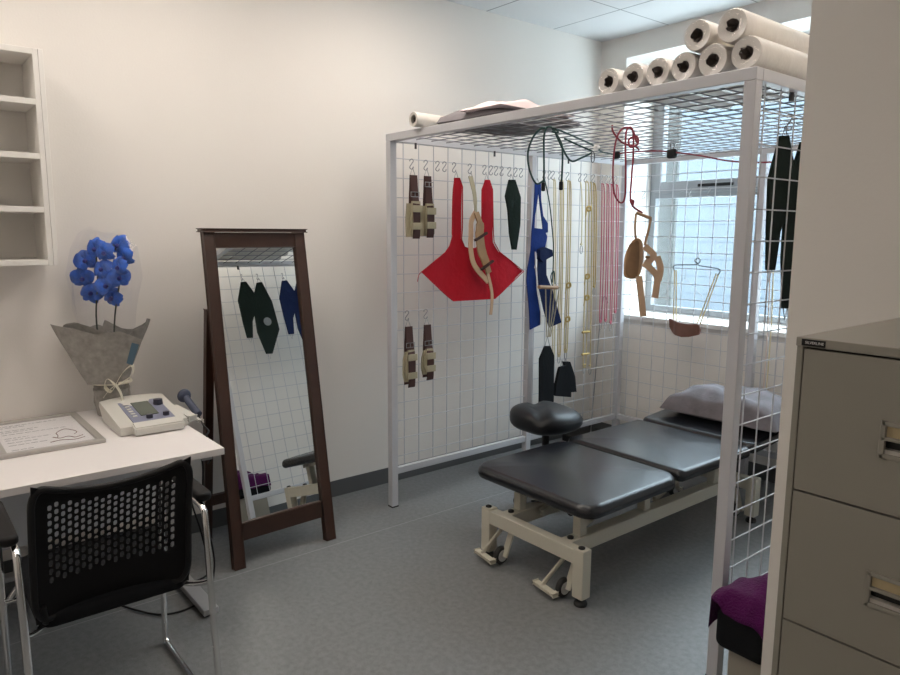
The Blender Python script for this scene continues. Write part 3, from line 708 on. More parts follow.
bm = NB(); tube(bm, [(CX0+.018, S-.022, 1.57), (CX0+.020, S-.04, 1.55), (CX1+.020, S-.04, 1.0), (CX2+.018, S-.04, .60)], .0035, 6, smooth=4); obj('cord', bm, M['cream_rope'], t)

# ------------------------------------------------------------------ things on the roof
RL = .62
def roll(x, z, y0, label, rad=.047, rot=0):
    t = thing('paper_roll', label, 'paper roll', (x, y0+RL/2, z-rad), 'wrapped paper rolls on the cage roof')
    bm = NB(); lathe(bm, [(rad*.40, y0+.004), (rad*.94, y0), (rad, y0+.006), (rad, y0+RL-.006), (rad*.94, y0+RL), (rad*.40, y0+RL-.004)], (x, 0, z), 28, 'y', True); obj('paper', bm, M['roll'], t)
    rn = random.Random(int(x*777)); bm = NB(); lathe(bm, [(0, y0+.030), (rad*.2, y0+.022), (rad*.39, y0+.008), (rad*.41, y0+.004), (rad*.41, y0+RL-.004), (0, y0+RL-.02)], (x, 0, z), 18, 'y')
    for v in bm.verts:
        if v.co.y < y0+.025: v.co.y += rn.uniform(-.014, .008); v.co.x += rn.uniform(-.002, .002); v.co.z += rn.uniform(-.002, .002)
    obj('core', bm, M['core'], t)
    # crumpled clear wrapping tucked over the front end
    rn = random.Random(int(x*1000)); bm = NB(); N = 26; rings = []
    for rr_, yy in ((rad*.30, .006), (rad*.55, -.007), (rad*.9, -.008), (rad*1.0, .002), (rad*1.01, .05)):
        rings.append([bm.verts.new((x+rr_*(1+rn.uniform(-.03, .03))*math.cos(2*PI*k/N), y0+yy+rn.uniform(-.004, .004), max(2.002, z+rr_*(1+rn.uniform(-.03, .03))*math.sin(2*PI*k/N)))) for k in range(N)])
    for A, B in zip(rings, rings[1:]):
        for k in range(N): bm.faces.new((A[k], A[(k+1) % N], B[(k+1) % N], B[k]))
    obj('plastic_wrap', bm, M['clear'], t)
    return t
names = ['leftmost', 'second from the left', 'third from the left', 'fourth from the left', 'fifth from the left', 'rightmost']
for (x, z), nme in zip(((1.400, 2.048), (1.507, 2.048), (1.608, 2.048), (1.708, 2.048), (1.812, 2.050), (1.925, 2.052)), names):
    roll(x, z, .03, 'wrapped white paper roll in the bottom row on the roof, ' + nme, .047 if x < 1.75 else .051)
roll(1.752, 2.137, .03, 'wrapped white paper roll on top of the row, the left of the upper two', .049)
roll(1.873, 2.142, .03, 'wrapped white paper roll on top of the row, the right of the upper two', .051)
# small roll at the left end and pillow
t = thing('paper_roll', 'small open white paper roll alone at the left corner of the roof', 'paper roll', (.295, .16, 2.0))
bm = NB(); lathe(bm, [(.021, .06), (.034, .06), (.034, .46), (.021, .46)], (.295, -.10, 2.036), 22, 'y', True); obj('paper', bm, M['roll'], t)
bm = NB(); lathe(bm, [(0, .10), (.0205, .10), (.0215, .064), (.0215, .455), (0, .452)], (.295, -.10, 2.036), 18, 'y'); obj('core', bm, M['core'], t)
t = thing('pillow', 'flat grey and pale pink pillow lying on the cage roof', 'pillow', (.58, .35, 2.0))
bm = NB(); pillow(bm, (.50, .37, 1.999), .25, .29, .080, .05, seed=4); obj('cushion', bm, M['pillow_dark'], t)
bm = NB(); pillow(bm, (.63, .33, 2.052), .135, .26, .040, .05, seed=9, flat=.15); obj('cover', bm, M['pillow_pink'], t)

# ------------------------------------------------------------------ treatment couch
bed = thing('treatment_couch', 'low black vinyl three-section treatment couch on a cream metal frame', 'couch', (1.08, .7, 0))
P = M['bed_paint']
bm = NB(); box(bm, .777, 1.386, 0.001, .049, .175, .238, .004); obj('cross_bar', bm, P, bed)
bm = NB(); box(bm, .777, 1.386, 1.361, 1.409, .175, .238, .004); obj('cross_bar', bm, P, bed)
for x in (.775, 1.333):
    for y in (.0, 1.36):
        bm = NB(); box(bm, x, x+.055, y-.001, y+.051, .035, .244, .004); lg = obj('leg', bm, P, bed)
        bm = NB(); lathe(bm, [(0, 0), (.026, 0), (.028, .008), (.024, .018), (.010, .022), (.010, .037), (0, .037)], (x+.0275, y+.025, 0), 16); obj('foot', bm, M['rubber'], lg)
for x in (.86, 1.22):
    bm = NB(); box(bm, x, x+.06, .05, 1.36, .17, .234, .004); obj('side_rail', bm, P, bed)
# cushions
def fz1(x, y): return -.015*max(0, (.2-y)/.25)**1.5 - .012*((x-1.05)/.36)**2
def fz2(x, y): return -.010*((x-1.05)/.36)**2
bm = NB(); rr_slab(bm, 1.055, .318, .360, .318, .085, .386, .445, .026, fz=fz1); obj('cushion', bm, M['vinyl'], bed)
bm = NB(); rr_slab(bm, 1.050, .965, .350, .312, .035, .390, .449, .026, fz=fz2); obj('cushion', bm, M['vinyl'], bed)
bm = NB(); rr_slab(bm, 1.050, 1.58, .350, .29, .05, .392, .451, .026, fz=lambda x, y: fz2(x, y)+.05*max(0, (y-1.28)/.58)); obj('cushion', bm, M['vinyl'], bed)
# under-frame, lifting links and motor
bm = NB()
for x in (.84, 1.235): box(bm, x, x+.035, .10, 1.75, .345, .377, .003)
for y in (.12, .56, .66, 1.22, 1.34, 1.70): box(bm, .875, 1.235, y, y+.03, .347, .375, .003)
obj('under_frame', bm, P, bed)
for x in (.865, 1.225):
    for y in (.12, .57, 1.16):
        bm = NB(); box(bm, x, x+.042, y, y+.042, .233, .346, .003); obj('support_post', bm, P, bed)
bm = NB(); obox(bm, (1.17, .22, .215), (1.17, .62, .35), .02, .03, bev=.003); obox(bm, (.95, .22, .215), (.95, .62, .35), .02, .03, bev=.003); tube(bm, [(.94, .3, .24), (1.18, .3, .24)], .013, 10); obj('lifting_link', bm, P, bed)
bm = NB(); obox(bm, (1.17, .78, .215), (1.17, 1.18, .35), .02, .03, bev=.003); obox(bm, (.95, .78, .215), (.95, 1.18, .35), .02, .03, bev=.003); obj('lifting_link', bm, P, bed)
bm = NB(); tube(bm, [(1.05, .30, .23), (1.05, .75, .285)], .022, 12); tube(bm, [(1.05, .52, .256), (1.05, .80, .29)], .032, 12); obj('motor', bm, M['black'], bed)
bm = NB(); lathe(bm, [(0, 0), (.035, 0), (.035, .03), (.02, .032), (.02, .05), (0, .05)], (1.19, .83, .285), 18, 'x'); obj('pivot_disc', bm, M['black'], bed)
for c_ in ((.80, .018), (1.36, .018), (.89, .075), (1.25, .075)):
    bm = NB(); lathe(bm, [(0, .0), (.014, 0), (.014, .008), (.006, .012), (0, .012)], (c_[0], c_[1]+.004, .242 if c_[1] < .05 else .234), 12); obj('cap', bm, M['rubber'], bed)
bm = NB(); tube(bm, [(.90, .2, .26), (.98, .35, .25), (1.10, .42, .255), (1.02, .6, .25), (1.12, .8, .26)], .005, 6, smooth=6); obj('cable', bm, M['black'], bed)
# castors with pedals
for x in (.895, 1.275):
    for y, s in ((.075, 1), (1.335, -1)):
        bm = NB(); obox(bm, (x-.02, y, .185), (x-.085, y-.10*s, .032), .020, .012, (1, 0, 0), .003); obox(bm, (x-.125, y-.095*s, .030), (x+.005, y-.115*s, .030), .022, .012, bev=.004); obox(bm, (x+.0, y-.11*s, .030), (x-.02, y, .05), .012, .010, bev=.002)
        lv = obj('castor_pedal', bm, P, bed)
        bm = NB(); lathe(bm, [(0, -.013), (.034, -.013), (.041, -.008), (.041, .008), (.034, .013), (0, .013)], (x-.005, y-.055*s, .042), 22, 'x'); wl = obj('wheel', bm, M['rubber'], lv)
        bm = NB(); lathe(bm, [(0, -.016), (.026, -.015), (.027, .015), (0, .016)], (x-.005, y-.055*s, .042), 18, 'x'); obj('wheel_hub', bm, M['wheel'], lv)
        bm = NB(); obox(bm, (x+.018, y-.055*s, .042), (x+.018, y, .175), .008, .028, (1, 0, 0), .002); obj('fork', bm, P, lv)
# pillow on the couch head
t = thing('pillow', 'lilac grey patterned pillow on the head end of the couch', 'pillow', (1.10, 1.63, .455))
bm = NB(); pillow(bm, (1.10, 1.63, .478), .340, .235, .138, .03, seed=2, flat=.15, pw=.33); obj('cushion', bm, M['pillow'], t)

# saddle stool beyond the couch
t = thing('saddle_stool', 'stool with rounded black vinyl saddle seat behind the couch', 'stool', (.46, .70, 0))
bm = NB(); N, K = 40, 18
cx, cy, zb = .515, .70, .430
vs = []
for j in range(K+1):
    ph = -PI/2+PI*j/K; row = []
    for i in range(N):
        a = 2*PI*i/N
        cu = lambda v, p: math.copysign(abs(v)**p, v)
        x = cu(math.cos(a), .8)*cu(math.cos(ph), .55); y = cu(math.sin(a), .8)*cu(math.cos(ph), .55); z = cu(math.sin(ph), .75)
        q = .63*x+.78*y
        lift = (-.022*max(0, q) + .012*max(0, -q-.3) - .020*math.exp(-((q+.28)/.16)**2))*(1 if z > 0 else .1)
        row.append(bm.verts.new((cx+x*.185, cy+y*.190, zb+.070+z*.070+lift)))
    vs.append(row)
for A, B in zip(vs, vs[1:]):
    for k in range(N): bm.faces.new((A[k], A[(k+1) % N], B[(k+1) % N], B[k]))
bmesh.ops.remove_doubles(bm, verts=bm.verts[:], dist=1e-5)
obj('seat', bm, M['vinyl_dark'], t)
bm = NB(); tube(bm, [(cx, cy, .08), (cx, cy, .44)], .02, 14); tube(bm, [(cx, cy, .08), (cx, cy, .28)], .028, 14); obj('column', bm, M['black'], t)
bm = NB()
for k in range(5):
    a = 2*PI*k/5+.3; obox(bm, (cx, cy, .085), (cx+.155*math.cos(a), cy+.155*math.sin(a), .062), .032, .022, bev=.004)
bs = obj('base', bm, M['black'], t)
for k in range(5):
    a = 2*PI*k/5+.3; bm = NB(); lathe(bm, [(0, -.012), (.020, -.012), (.025, -.006), (.025, .006), (.020, .012), (0, .012)], (cx+.15*math.cos(a), cy+.15*math.sin(a), .026), 14, 'x'); tube(bm, [(cx+.15*math.cos(a), cy+.15*math.sin(a), .03), (cx+.15*math.cos(a), cy+.15*math.sin(a), .062)], .006, 8); obj('castor', bm, M['rubber'], bs)

# ------------------------------------------------------------------ standing mirror
mir = thing('standing_mirror', 'tall dark wooden floor mirror leaning back on a rear strut', 'mirror', (.05, -.712, 0))
W = M['wood']
ym = -.712
def mx_(z): return .190-.175*z
def yo(z): return ym+.022*z/1.5
def mbar(bm, y0, z0, y1, z1, w, d, bev=.003, dx=0):
    obox(bm, (mx_(z0)+dx, y0, z0), (mx_(z1)+dx, y1, z1), w, d, (1, 0, 0), bev); return bm
for s in (-1, 1):
    bm = NB(); mbar(bm, ym+s*.237, 0.004, yo(1.5)+s*.227, 1.497, .046, .030); obj('stile', bm, W, mir)
bm = NB(); mbar(bm, ym-.205, .160, ym+.205, .160, .084, .026); obj('bottom_rail', bm, W, mir)
bm = NB(); obox(bm, (mx_(1.463), yo(1.463)-.205, 1.463), (mx_(1.463), yo(1.463)+.205, 1.463), .026, .068, (0, 0, 1), .002); obj('top_rail', bm, W, mir)
bm = NB(); obox(bm, (mx_(1.507), yo(1.5)-.262, 1.507), (mx_(1.507), yo(1.5)+.262, 1.507), .056, .018, (0, 0, 1), .004); obj('cornice', bm, W, mir)
bm = NB(); obox(bm, (mx_(.20)-.002, yo(.2), .20), (mx_(1.435)-.002, yo(1.435), 1.435), .430, .006, (1, 0, 0)); obj('mirror_glass', bm, M['mirror'], mir, smooth=False)
bm = NB(); obox(bm, (mx_(.20)-.010, yo(.2), .20), (mx_(1.435)-.010, yo(1.435), 1.435), .432, .006, (1, 0, 0)); obj('backboard', bm, W, mir, smooth=False)
for s in (-1, 1):
    bm = NB(); obox(bm, (-.215, ym+s*.215, .004), (-.065, ym+s*.215, 1.15), .038, .026, (1, 0, 0), .003); obj('rear_leg', bm, W, mir)
bm = NB(); obox(bm, (-.19, ym-.20, .20), (-.19, ym+.20, .20), .02, .05, bev=.002); obj('cross_bar', bm, W, mir)

mir.rotation_euler.z = .043
mir.location = (.05, ym, 0)

# ------------------------------------------------------------------ desk and things on it
ZD = .705
desk = thing('desk', 'white laminate desk with silver T-legs against the left wall', 'desk', (.15, -2.0, 0))
bm = NB(); box(bm, XW+.012, .612, -2.75, -1.142, ZD-.026, ZD, .002); obj('desktop', bm, M['desk'], desk)
for y in (-1.185, -2.68):
    bm = NB(); box(bm, .055, .115, y-.02, y+.02, .03, ZD-.055, .004); lg = obj('leg', bm, M['desk_leg'], desk)
    bm = NB(); box(bm, -.22, .515, y-.03, y+.03, .008, .034, .004); obj('foot_bar', bm, M['desk_leg'], lg)
    bm = NB(); box(bm, -.24, .55, y-.02, y+.02, ZD-.056, ZD-.026, .003); obj('top_bar', bm, M['desk_leg'], lg)
bm = NB(); box(bm, .07, .088, -2.65, -1.21, .30, ZD-.03, .002); obj('modesty_panel', bm, M['modesty'], desk)
bm = NB(); box(bm, -.05, .0, -2.6, -1.25, .13, .15, .002); obj('cable_tray', bm, M['desk_leg'], desk)

t = thing('certificate_frame', 'silver-framed certificate lying flat on the desk', 'picture frame', (.0, -1.64, ZD))
fx0, fx1, fy0, fy1 = -.245, .275, -1.815, -1.470
bm = NB()
for a in ((fx0, fx0+.026, fy0, fy1), (fx1-.026, fx1, fy0, fy1), (fx0+.024, fx1-.024, fy0, fy0+.026), (fx0+.024, fx1-.024, fy1-.026, fy1)): box(bm, *a, ZD+.0005, ZD+.016, .003)
obj('frame', bm, M['silver_frame'], t)
bm = NB(); box(bm, fx0+.02, fx1-.02, fy0+.02, fy1-.02, ZD+.001, ZD+.007); obj('print', bm, M['paper'], t, smooth=False)
def flat_text(s, size, x, y, z=ZD+.0075): return text_bm(s, size, Matrix.Translation((x, y, z)) @ Matrix.Rotation(PI/2, 4, 'Z'))
bm = NB(); rn = random.Random(3)
for k, (x, y0, y1) in enumerate(((-.18, -1.77, -1.56), (-.155, -1.77, -1.68), (-.10, -1.77, -1.64), (-.075, -1.77, -1.66), (-.04, -1.77, -1.55), (.02, -1.77, -1.69), (.05, -1.77, -1.62), (.09, -1.77, -1.67), (.13, -1.77, -1.64), (.20, -1.77, -1.70))):
    y = y0
    while y < y1:
        w = rn.uniform(.008, .026); box(bm, x, x+.004, y, min(y+w, y1), ZD+.0072, ZD+.0076); y += w+.005
obj('text_lines', bm, M['ink'], t, smooth=False)
bm = NB()
for pts in ([(.05, -1.60), (.02, -1.585), (.0, -1.56), (.03, -1.54), (.07, -1.53), (.10, -1.545)], [(.10, -1.62), (.13, -1.60), (.12, -1.57), (.15, -1.55), (.13, -1.52)], [(.17, -1.64), (.16, -1.60), (.18, -1.56), (.165, -1.52)], [(.05, -1.60), (.09, -1.60), (.12, -1.61)]):
    tube(bm, [(x, y, ZD+.0074) for x, y in pts], .0016, 5, smooth=5)
obj('drawing', bm, M['leather'], t)
bm = NB(); box(bm, fx0+.022, fx1-.022, fy0+.022, fy1-.022, ZD+.0095, ZD+.0105); obj('glazing', bm, M['clear'], t, smooth=False)

# therapy console: wedge body
dv = thing('therapy_console', 'grey-white sloped electrotherapy console with screen and dials on the desk', 'machine', (.12, -1.26, ZD))
ya, yb = -1.408, -1.150
def wedge(bm, ya, yb, prof, bev=.006):
    # prof: (x, z) side profile
    A = [bm.verts.new((x, ya, z)) for x, z in prof]; B = [bm.verts.new((x, yb, z)) for x, z in prof]
    n = len(prof); fs = [bm.faces.new(A), bm.faces.new(B[::-1])]
    for k in range(n): fs.append(bm.faces.new((A[k], B[k], B[(k+1) % n], A[(k+1) % n])))
    bmesh.ops.bevel(bm, geom=list({e for f in fs for e in f.edges}), offset=bev, segments=2, affect='EDGES')
    return bm
zt0, zt1 = ZD+.036, ZD+.080
bm = NB()
N = 12; rows = []
for k in range(N+1):
    f = k/N; y = ya+(yb-ya)*f; arch = .028*(1-(2*f-1)**2)
    xb = -.085-arch*.5
    rows.append([bm.verts.new(p) for p in ((.235, y, ZD+.004), (.235, y, zt0), (xb, y, zt1+arch*.3), (xb-.012, y, zt1-.02), (xb+.05, y, ZD+.004))])
for A, B in zip(rows, rows[1:]):
    for k in range(5): bm.faces.new((A[k], A[(k+1) % 5], B[(k+1) % 5], B[k]))
bm.faces.new(rows[0]); bm.faces.new(rows[-1][::-1])
obj('body', bm, M['device'], dv, angle=.5)
def sl(x): return zt0+(zt1-zt0)*(.235-x)/(.235+.085)
bm = NB(); wedge(bm, -1.365, -1.172, [(.275, ZD+.004), (.275, ZD+.036), (.225, ZD+.05), (.225, ZD+.004)], .005); obj('front_lip', bm, M['device'], dv)
th = math.atan2(zt1-zt0, .29)
def plate(bm, x0, x1, y0, y1, h0, h1, bev=.0):
    box(bm, x0, x1, y0, y1, 0, h1-h0, bev)
    for v in list(bm.verts)[-len(bm.verts):]: pass
    return bm
def on_slope(bm, start, h0):
    for v in list(bm.verts)[start:]: v.co.z += sl(v.co.x)+h0
    return bm
bm = NB(); box(bm, -.03, .222, -1.352, -1.188, 0, .004, .0015); on_slope(bm, 0, 0); obj('control_panel', bm, M['device_blue'], dv)
bm = NB(); box(bm, -.005, .150, -1.306, -1.236, 0, .003, .001); on_slope(bm, 0, .004); obj('screen', bm, M['lcd'], dv)
for x, y, r_ in ((.040, -1.206, .020),):
    bm = NB(); lathe(bm, [(0, 0), (r_, 0), (r_*.9, .022), (0, .024)], (x, y, sl(x)+.003), 18); obj('dial', bm, M['knob'], dv)
for x, y in ((.180, -1.282), (.175, -1.215)):
    bm = NB(); lathe(bm, [(0, 0), (.013, 0), (.012, .015), (0, .016)], (x, y, sl(x)+.003), 16); obj('dial', bm, M['knob'], dv)
for k in range(6):
    bm = NB(); x = .0+.028*k; box(bm, x, x+.012, -1.338, -1.320, 0, .003, .001); on_slope(bm, 0, .004); obj('button', bm, M['device'], dv)
bm = NB(); obox(bm, (.06, -1.15, ZD+.045), (.20, -1.115, ZD+.022), .03, .02, bev=.004); obox(bm, (.10, -1.105, ZD+.012), (.22, -1.085, ZD+.008), .012, .010, bev=.003); obj('probe_holder', bm, M['device'], dv)
t = thing('ultrasound_probe', 'slate blue handheld probe standing in the holder beside the console', 'probe', (.06, -1.10, ZD+.03))
bm = NB(); tube(bm, [(.155, -1.075, ZD+.022), (.11, -1.082, ZD+.045), (.055, -1.092, ZD+.078)], .016, 12, smooth=4); obj('handle', bm, M['probe'], t)
bm = NB(); lathe(bm, [(0, -.012), (.026, -.010), (.030, 0), (.026, .010), (0, .012)], (.042, -1.095, ZD+.086), 18, 'x'); obj('head', bm, M['probe'], t)
bm = NB(); tube(bm, [(.155, -1.075, ZD+.022), (.20, -1.083, ZD+.010), (.28, -1.10, ZD+.006), (.36, -1.11, ZD+.006), (.40, -1.125, ZD+.006), (.43, -1.142, ZD+.004), (.44, -1.136, ZD-.03), (.44, -1.134, ZD-.09), (.40, -1.132, ZD-.12)], .0035, 6, smooth=5); obj('cable', bm, M['black'], t)

# orchid bouquet
fl = thing('wrapped_orchid', 'blue orchid in grey mesh wrap with ivory bow on the desk', 'potted plant', (-.164, -1.338, ZD))
fx, fy = -.164, -1.338
R2 = Vector((.629, .777, 0)); F2 = Vector((-.777, .629, 0))          # across and away
def fp(a, b_, z): return Vector((fx, fy, z)) + R2*a + F2*b_
bm = NB(); lathe(bm, [(0, ZD+.002), (.060, ZD+.002), (.074, ZD+.12), (.068, ZD+.12), (.060, ZD+.10), (0, ZD+.10)], (fx, fy, 0), 24); obj('pot', bm, M['wrap'], fl)
bm = NB(); rn = random.Random(11); N = 48; rings = []
for j, (r_, z) in enumerate(((.064, ZD+.003), (.076, ZD+.06), (.070, ZD+.145), (.098, ZD+.22), (.132, ZD+.29), (.160, ZD+.35), (.172, ZD+.385))):
    ring = []; sh = -.015*max(0, (z-ZD-.13)/.28)
    for k in range(N):
        a = 2*PI*k/N; pl = 1+.05*math.sin(a*9+j*.5)+.03*math.sin(a*17)
        zz = z; rr_ = r_*pl
        if j >= 4:
            sp_ = .5+.5*math.cos(a*3.0-.6); zz += (j-3)*.020*(sp_-.4); rr_ *= 1+(j-3)*.05*(sp_-.3)
        ring.append(bm.verts.new(fp(sh+rr_*math.cos(a), rr_*math.sin(a)*.72, zz)))
    rings.append(ring)
for A, B in zip(rings, rings[1:]):
    for k in range(N): bm.faces.new((A[k], A[(k+1) % N], B[(k+1) % N], B[k]))
wo = obj('wrap', bm, M['wrap'], fl, angle=1.5)
# front overlap sheet of the wrap
bm = NB(); cloth(bm, [(-.06, .15), (.06, .15), (.10, .24), (.155, .345), (.07, .385), (-.02, .375), (-.12, .40), (-.232, .41), (-.145, .285)], lambda a, b_: fp(a+.04*max(0, b_-.15)/.25, -.078-.26*max(0, b_-.14)+1.1*(a+.03)**2+.010*math.sin(9*math.atan2(a, b_+.15))*min(1, (b_-.13)*6), ZD+b_), .002, .018, .003, 34, 8, norm=tuple(-F2)); obj('wrap_sheet', bm, M['wrap'], fl)
bm = NB(); cloth(bm, [(.118, .335), (.142, .325), (.105, .235), (.085, .245)], lambda a, b_: fp(a+.03, -.088-.26*max(0, b_-.14)+1.1*(a+.06)**2, ZD+b_), .002, .02, 0, norm=tuple(-F2)); obj('colour_band', bm, M['teal'], fl)
bm = NB(); tube(bm, [fp(.081*math.cos(2*PI*k/24), .067*math.sin(2*PI*k/24), ZD+.148) for k in range(24)], .007, 8, closed=True); rb = obj('ribbon', bm, M['ribbon'], fl)
bm = NB()
c0 = fp(.055, -.075, ZD+.148)
for pts, w in (([c0, c0+R2*.035+Vector((0, 0, .055)), c0+R2*.075+Vector((0, 0, .085)), c0+R2*.07+Vector((0, 0, .04)), c0+R2*.01], .022), ([c0, c0-R2*.03+Vector((0, 0, .03)), c0-R2*.045+Vector((0, 0, -.01)), c0-R2*.02+Vector((0, 0, -.03)), c0], .020), ([c0, c0+R2*.02+Vector((0, 0, -.04)), c0+R2*.03+Vector((0, 0, -.10))], .016), ([c0, c0-R2*.03-Vector((0, 0, .025)), c0-R2*.055-Vector((0, 0, .055))], .016)):
    ribbon(bm, pts, w, .0015, tuple(F2+Vector((0, 0, .4))))
obj('bow', bm, M['ribbon'], fl)
for a, zt in ((-.07, ZD+.74), (.04, ZD+.74)):
    bm = NB(); tube(bm, [fp(a*.35, 0, ZD+.1), fp(a*.7, .005, ZD+.4), fp(a*.85+.03, 0, ZD+.58), fp(a*.9+.035, 0, zt-.06), fp(a*.5+.03, -.01, zt)], .0038, 6, smooth=6); obj('stem', bm, M['stem'], fl)
def flower(a, b_, z, s, yaw, tilt, roll_):
    bm = NB()
    petals = [(0, 1.0, .80, 'o'), (72, 1.0, 1.0, 'p'), (-72, 1.0, 1.0, 'p'), (140, .9, .62, 'o'), (-140, .9, .62, 'o')]
    for ang, L, wd, k in petals:
        n = 6; cen = []
        for i in range(n+1):
            f = i/n; hw = s*.44*wd*math.sin(PI*min(.98, f*.86+.10))**.7
            row = []
            for q in (-1, -.5, 0, .5, 1):
                x = q*hw; y = f*s*.62*L+.004; zz = .010*math.sin(f*PI)*1-.006*q*q+(.004 if k == 'p' else 0)-.012*f*f
                ca_, sa_ = math.cos(math.radians(ang)), math.sin(math.radians(ang))
                row.append(bm.verts.new((x*ca_-y*sa_, x*sa_+y*ca_, zz)))
            cen.append(row)
        for A, B in zip(cen, cen[1:]):
            for i in range(4): bm.faces.new((A[i], A[i+1], B[i+1], B[i]))
    # local z = facing direction; turn to face the room
    mt = Matrix.Translation(fp(a, b_, z)) @ Matrix.Rotation(math.atan2(-F2.y, -F2.x)+yaw, 4, 'Z') @ Matrix.Rotation(PI/2-tilt, 4, 'Y') @ Matrix.Rotation(PI/2+roll_, 4, 'Z')
    bmesh.ops.transform(bm, matrix=mt, verts=bm.verts[:]); fo = obj('flower', bm, M['petal'], fl, angle=3)
    bm = NB(); lathe(bm, [(0, 0), (.008, .002), (.010, .008), (.005, .016), (0, .018)], (0, -.004, 0), 10); bmesh.ops.transform(bm, matrix=mt, verts=bm.verts[:]); obj('lip', bm, M['petal_dark'], fo)
rn = random.Random(5)
for (a, z, s) in ((-.11, .69, .074), (-.132, .615, .072), (-.10, .55, .074), (-.057, .74, .074), (-.005, .725, .070), (.04, .755, .074), (.066, .705, .070), (-.026, .655, .072), (.045, .62, .074), (-.017, .585, .066), (-.006, .53, .066), (.05, .665, .066)):
    flower(a*.95+.032, -.02+rn.uniform(-.02, .03), ZD+z-.018, s, rn.uniform(-.5, .5), rn.uniform(-.2, .3), rn.uniform(-.4, .4))
# cellophane sleeve
bm = NB(); rings = []; N = 14; rn = random.Random(2)
for r_, z in ((.10, .33), (.135, .45), (.15, .60), (.14, .72), (.10, .80)):
    rings.append([bm.verts.new(fp(r_*(1+rn.uniform(-.12, .12))*math.cos(2*PI*k/N), r_*.55*(1+rn.uniform(-.15, .15))*math.sin(2*PI*k/N), ZD+z+rn.uniform(-.02, .02))) for k in range(N)])
for A, B in zip(rings, rings[1:]):
    for k in range(N): bm.faces.new((A[k], A[(k+1) % N], B[(k+1) % N], B[k]))
obj('cellophane', bm, M['clear'], fl, smooth=False)

# cables beside the desk
t = thing('power_cable', 'black power cables trailing from the desk edge onto the floor', 'cable', (.1, -1.1, 0))
bm = NB()
tube(bm, [(.38, -1.155, ZD-.04), (.33, -1.128, .55), (.26, -1.11, .38), (.20, -1.07, .22), (.22, -1.06, .09), (.25, -1.08, .012), (.33, -1.12, .007), (.40, -1.2, .007), (.38, -1.35, .007), (.1, -1.5, .007)], .0042, 6, smooth=6)
tube(bm, [(.10, -1.135, ZD-.04), (.08, -1.11, .5), (.02, -1.08, .3), (.0, -1.04, .15), (.05, -1.03, .03), (.12, -1.04, .008), (.2, -1.12, .007), (.18, -1.3, .007), (-.05, -1.5, .007)], .0042, 6, smooth=6)
obj('cord', bm, M['black'], t)

# ------------------------------------------------------------------ wall shelf unit
t = thing('wall_shelf', 'white open wall shelf unit with four compartments above the desk', 'shelf', (-.18, -1.9, 1.365))
sx0, sx1, syr, syl = XW, -.06, -1.526, -2.35
for y0, y1 in ((syr-.036, syr-.018), (syr-.017, syr), (syl, syl+.018)):
    bm = NB(); box(bm, sx0+.002, sx1, y0, y1, 1.365, 2.185, .0015); obj('side_panel', bm, M['unit'], t)
bm = NB(); box(bm, sx0+.001, sx0+.008, syl+.018, syr-.036, 1.39, 2.16); obj('back_panel', bm, M['unit'], t, smooth=False)
for z in (1.366, 1.572, 1.775, 1.978, 2.163):
    bm = NB(); box(bm, sx0+.008, sx1-.001, syl+.018, syr-.036, z, z+.022, .0015); obj('shelf_board', bm, M['unit'], t)

# ------------------------------------------------------------------ chair
ch = thing('visitor_chair', 'black perforated-back cantilever chair with chrome frame at the desk', 'chair', (.8, -1.63, 0))
yc = -1.63
def bmap(u, v):        # u -1..1 across, v 0..1 upwards
    hw = .206 - .003*v*v
    y = yc - .008 + u*hw
    z = .449+.414*v - .052*(1-u*u)*v**3
    x = 1.045+.085*v - .045*(1-u*u) - .01*math.sin(v*PI) + .03*(1-v)**3*0
    return Vector((x, y, z))
cols, rows_ = 20, 10
us = [-1, -.9, -.78]; 
holes_u = [(-.80+1.64*i/cols, -.80+1.64*(i+.66)/cols) for i in range(cols)]
bm = NB()
t0 = .008
def addq(quad):
    vs = [bm.verts.new(bmap(a, b_)) for a, b_ in quad]; bm.faces.new(vs)
ul = sorted({-.90, -.99} | {round(x, 5) for h in holes_u for x in h} | {.90, .99})
vv0, vv1 = .26, .88
for i in range(len(ul)-1):
    u0, u1 = ul[i], ul[i+1]; um = (u0+u1)/2
    is_h = any(a < um < b_ for a, b_ in holes_u)
    ci = next((k for k, (a, b_) in enumerate(holes_u) if a < um < b_), 0)
    sh = .5*(ci % 2)
    vl = [0.0, .06, .10]; hv = []
    dv_ = (vv1-vv0)/rows_
    if is_h:
        for r_ in range(rows_):
            a = vv0+dv_*(r_+sh*.9); b_ = a+dv_*.76
            if b_ < .91: vl += [a, b_]; hv.append((a, b_))
    else:
        vl += [vv0+dv_*k for k in range(rows_)]
    vl += [.94, .98, 1.0]; vl = sorted(set(vl))
    for a, b_ in zip(vl, vl[1:]):
        if is_h and any(abs(a-p) < 1e-6 for p, q in hv): 
            # rounded hole: leave small corner triangles
            w = (u1-u0)*.28; h = (b_-a)*.22
            for cu_, cv_, su, sv in ((u0, a, 1, 1), (u1, a, -1, 1), (u1, b_, -1, -1), (u0, b_, 1, -1)):
                tri = [(cu_, cv_), (cu_+su*w, cv_), (cu_, cv_+sv*h)]
                if su*sv < 0: tri.reverse()
                addq(tri)
            continue
        addq([(u0, a), (u1, a), (u1, b_), (u0, b_)])
bmesh.ops.remove_doubles(bm, verts=bm.verts[:], dist=1e-5)
r_ = bmesh.ops.extrude_face_region(bm, geom=bm.faces[:])
for g_ in r_['geom']:
    if isinstance(g_, bmesh.types.BMVert): g_.co.x -= .006
bk = obj('backrest', bm, M['mesh_black'], ch, smooth=False)
bm = NB(); pts = []
ol = rr(.99, .495, .16, 6)
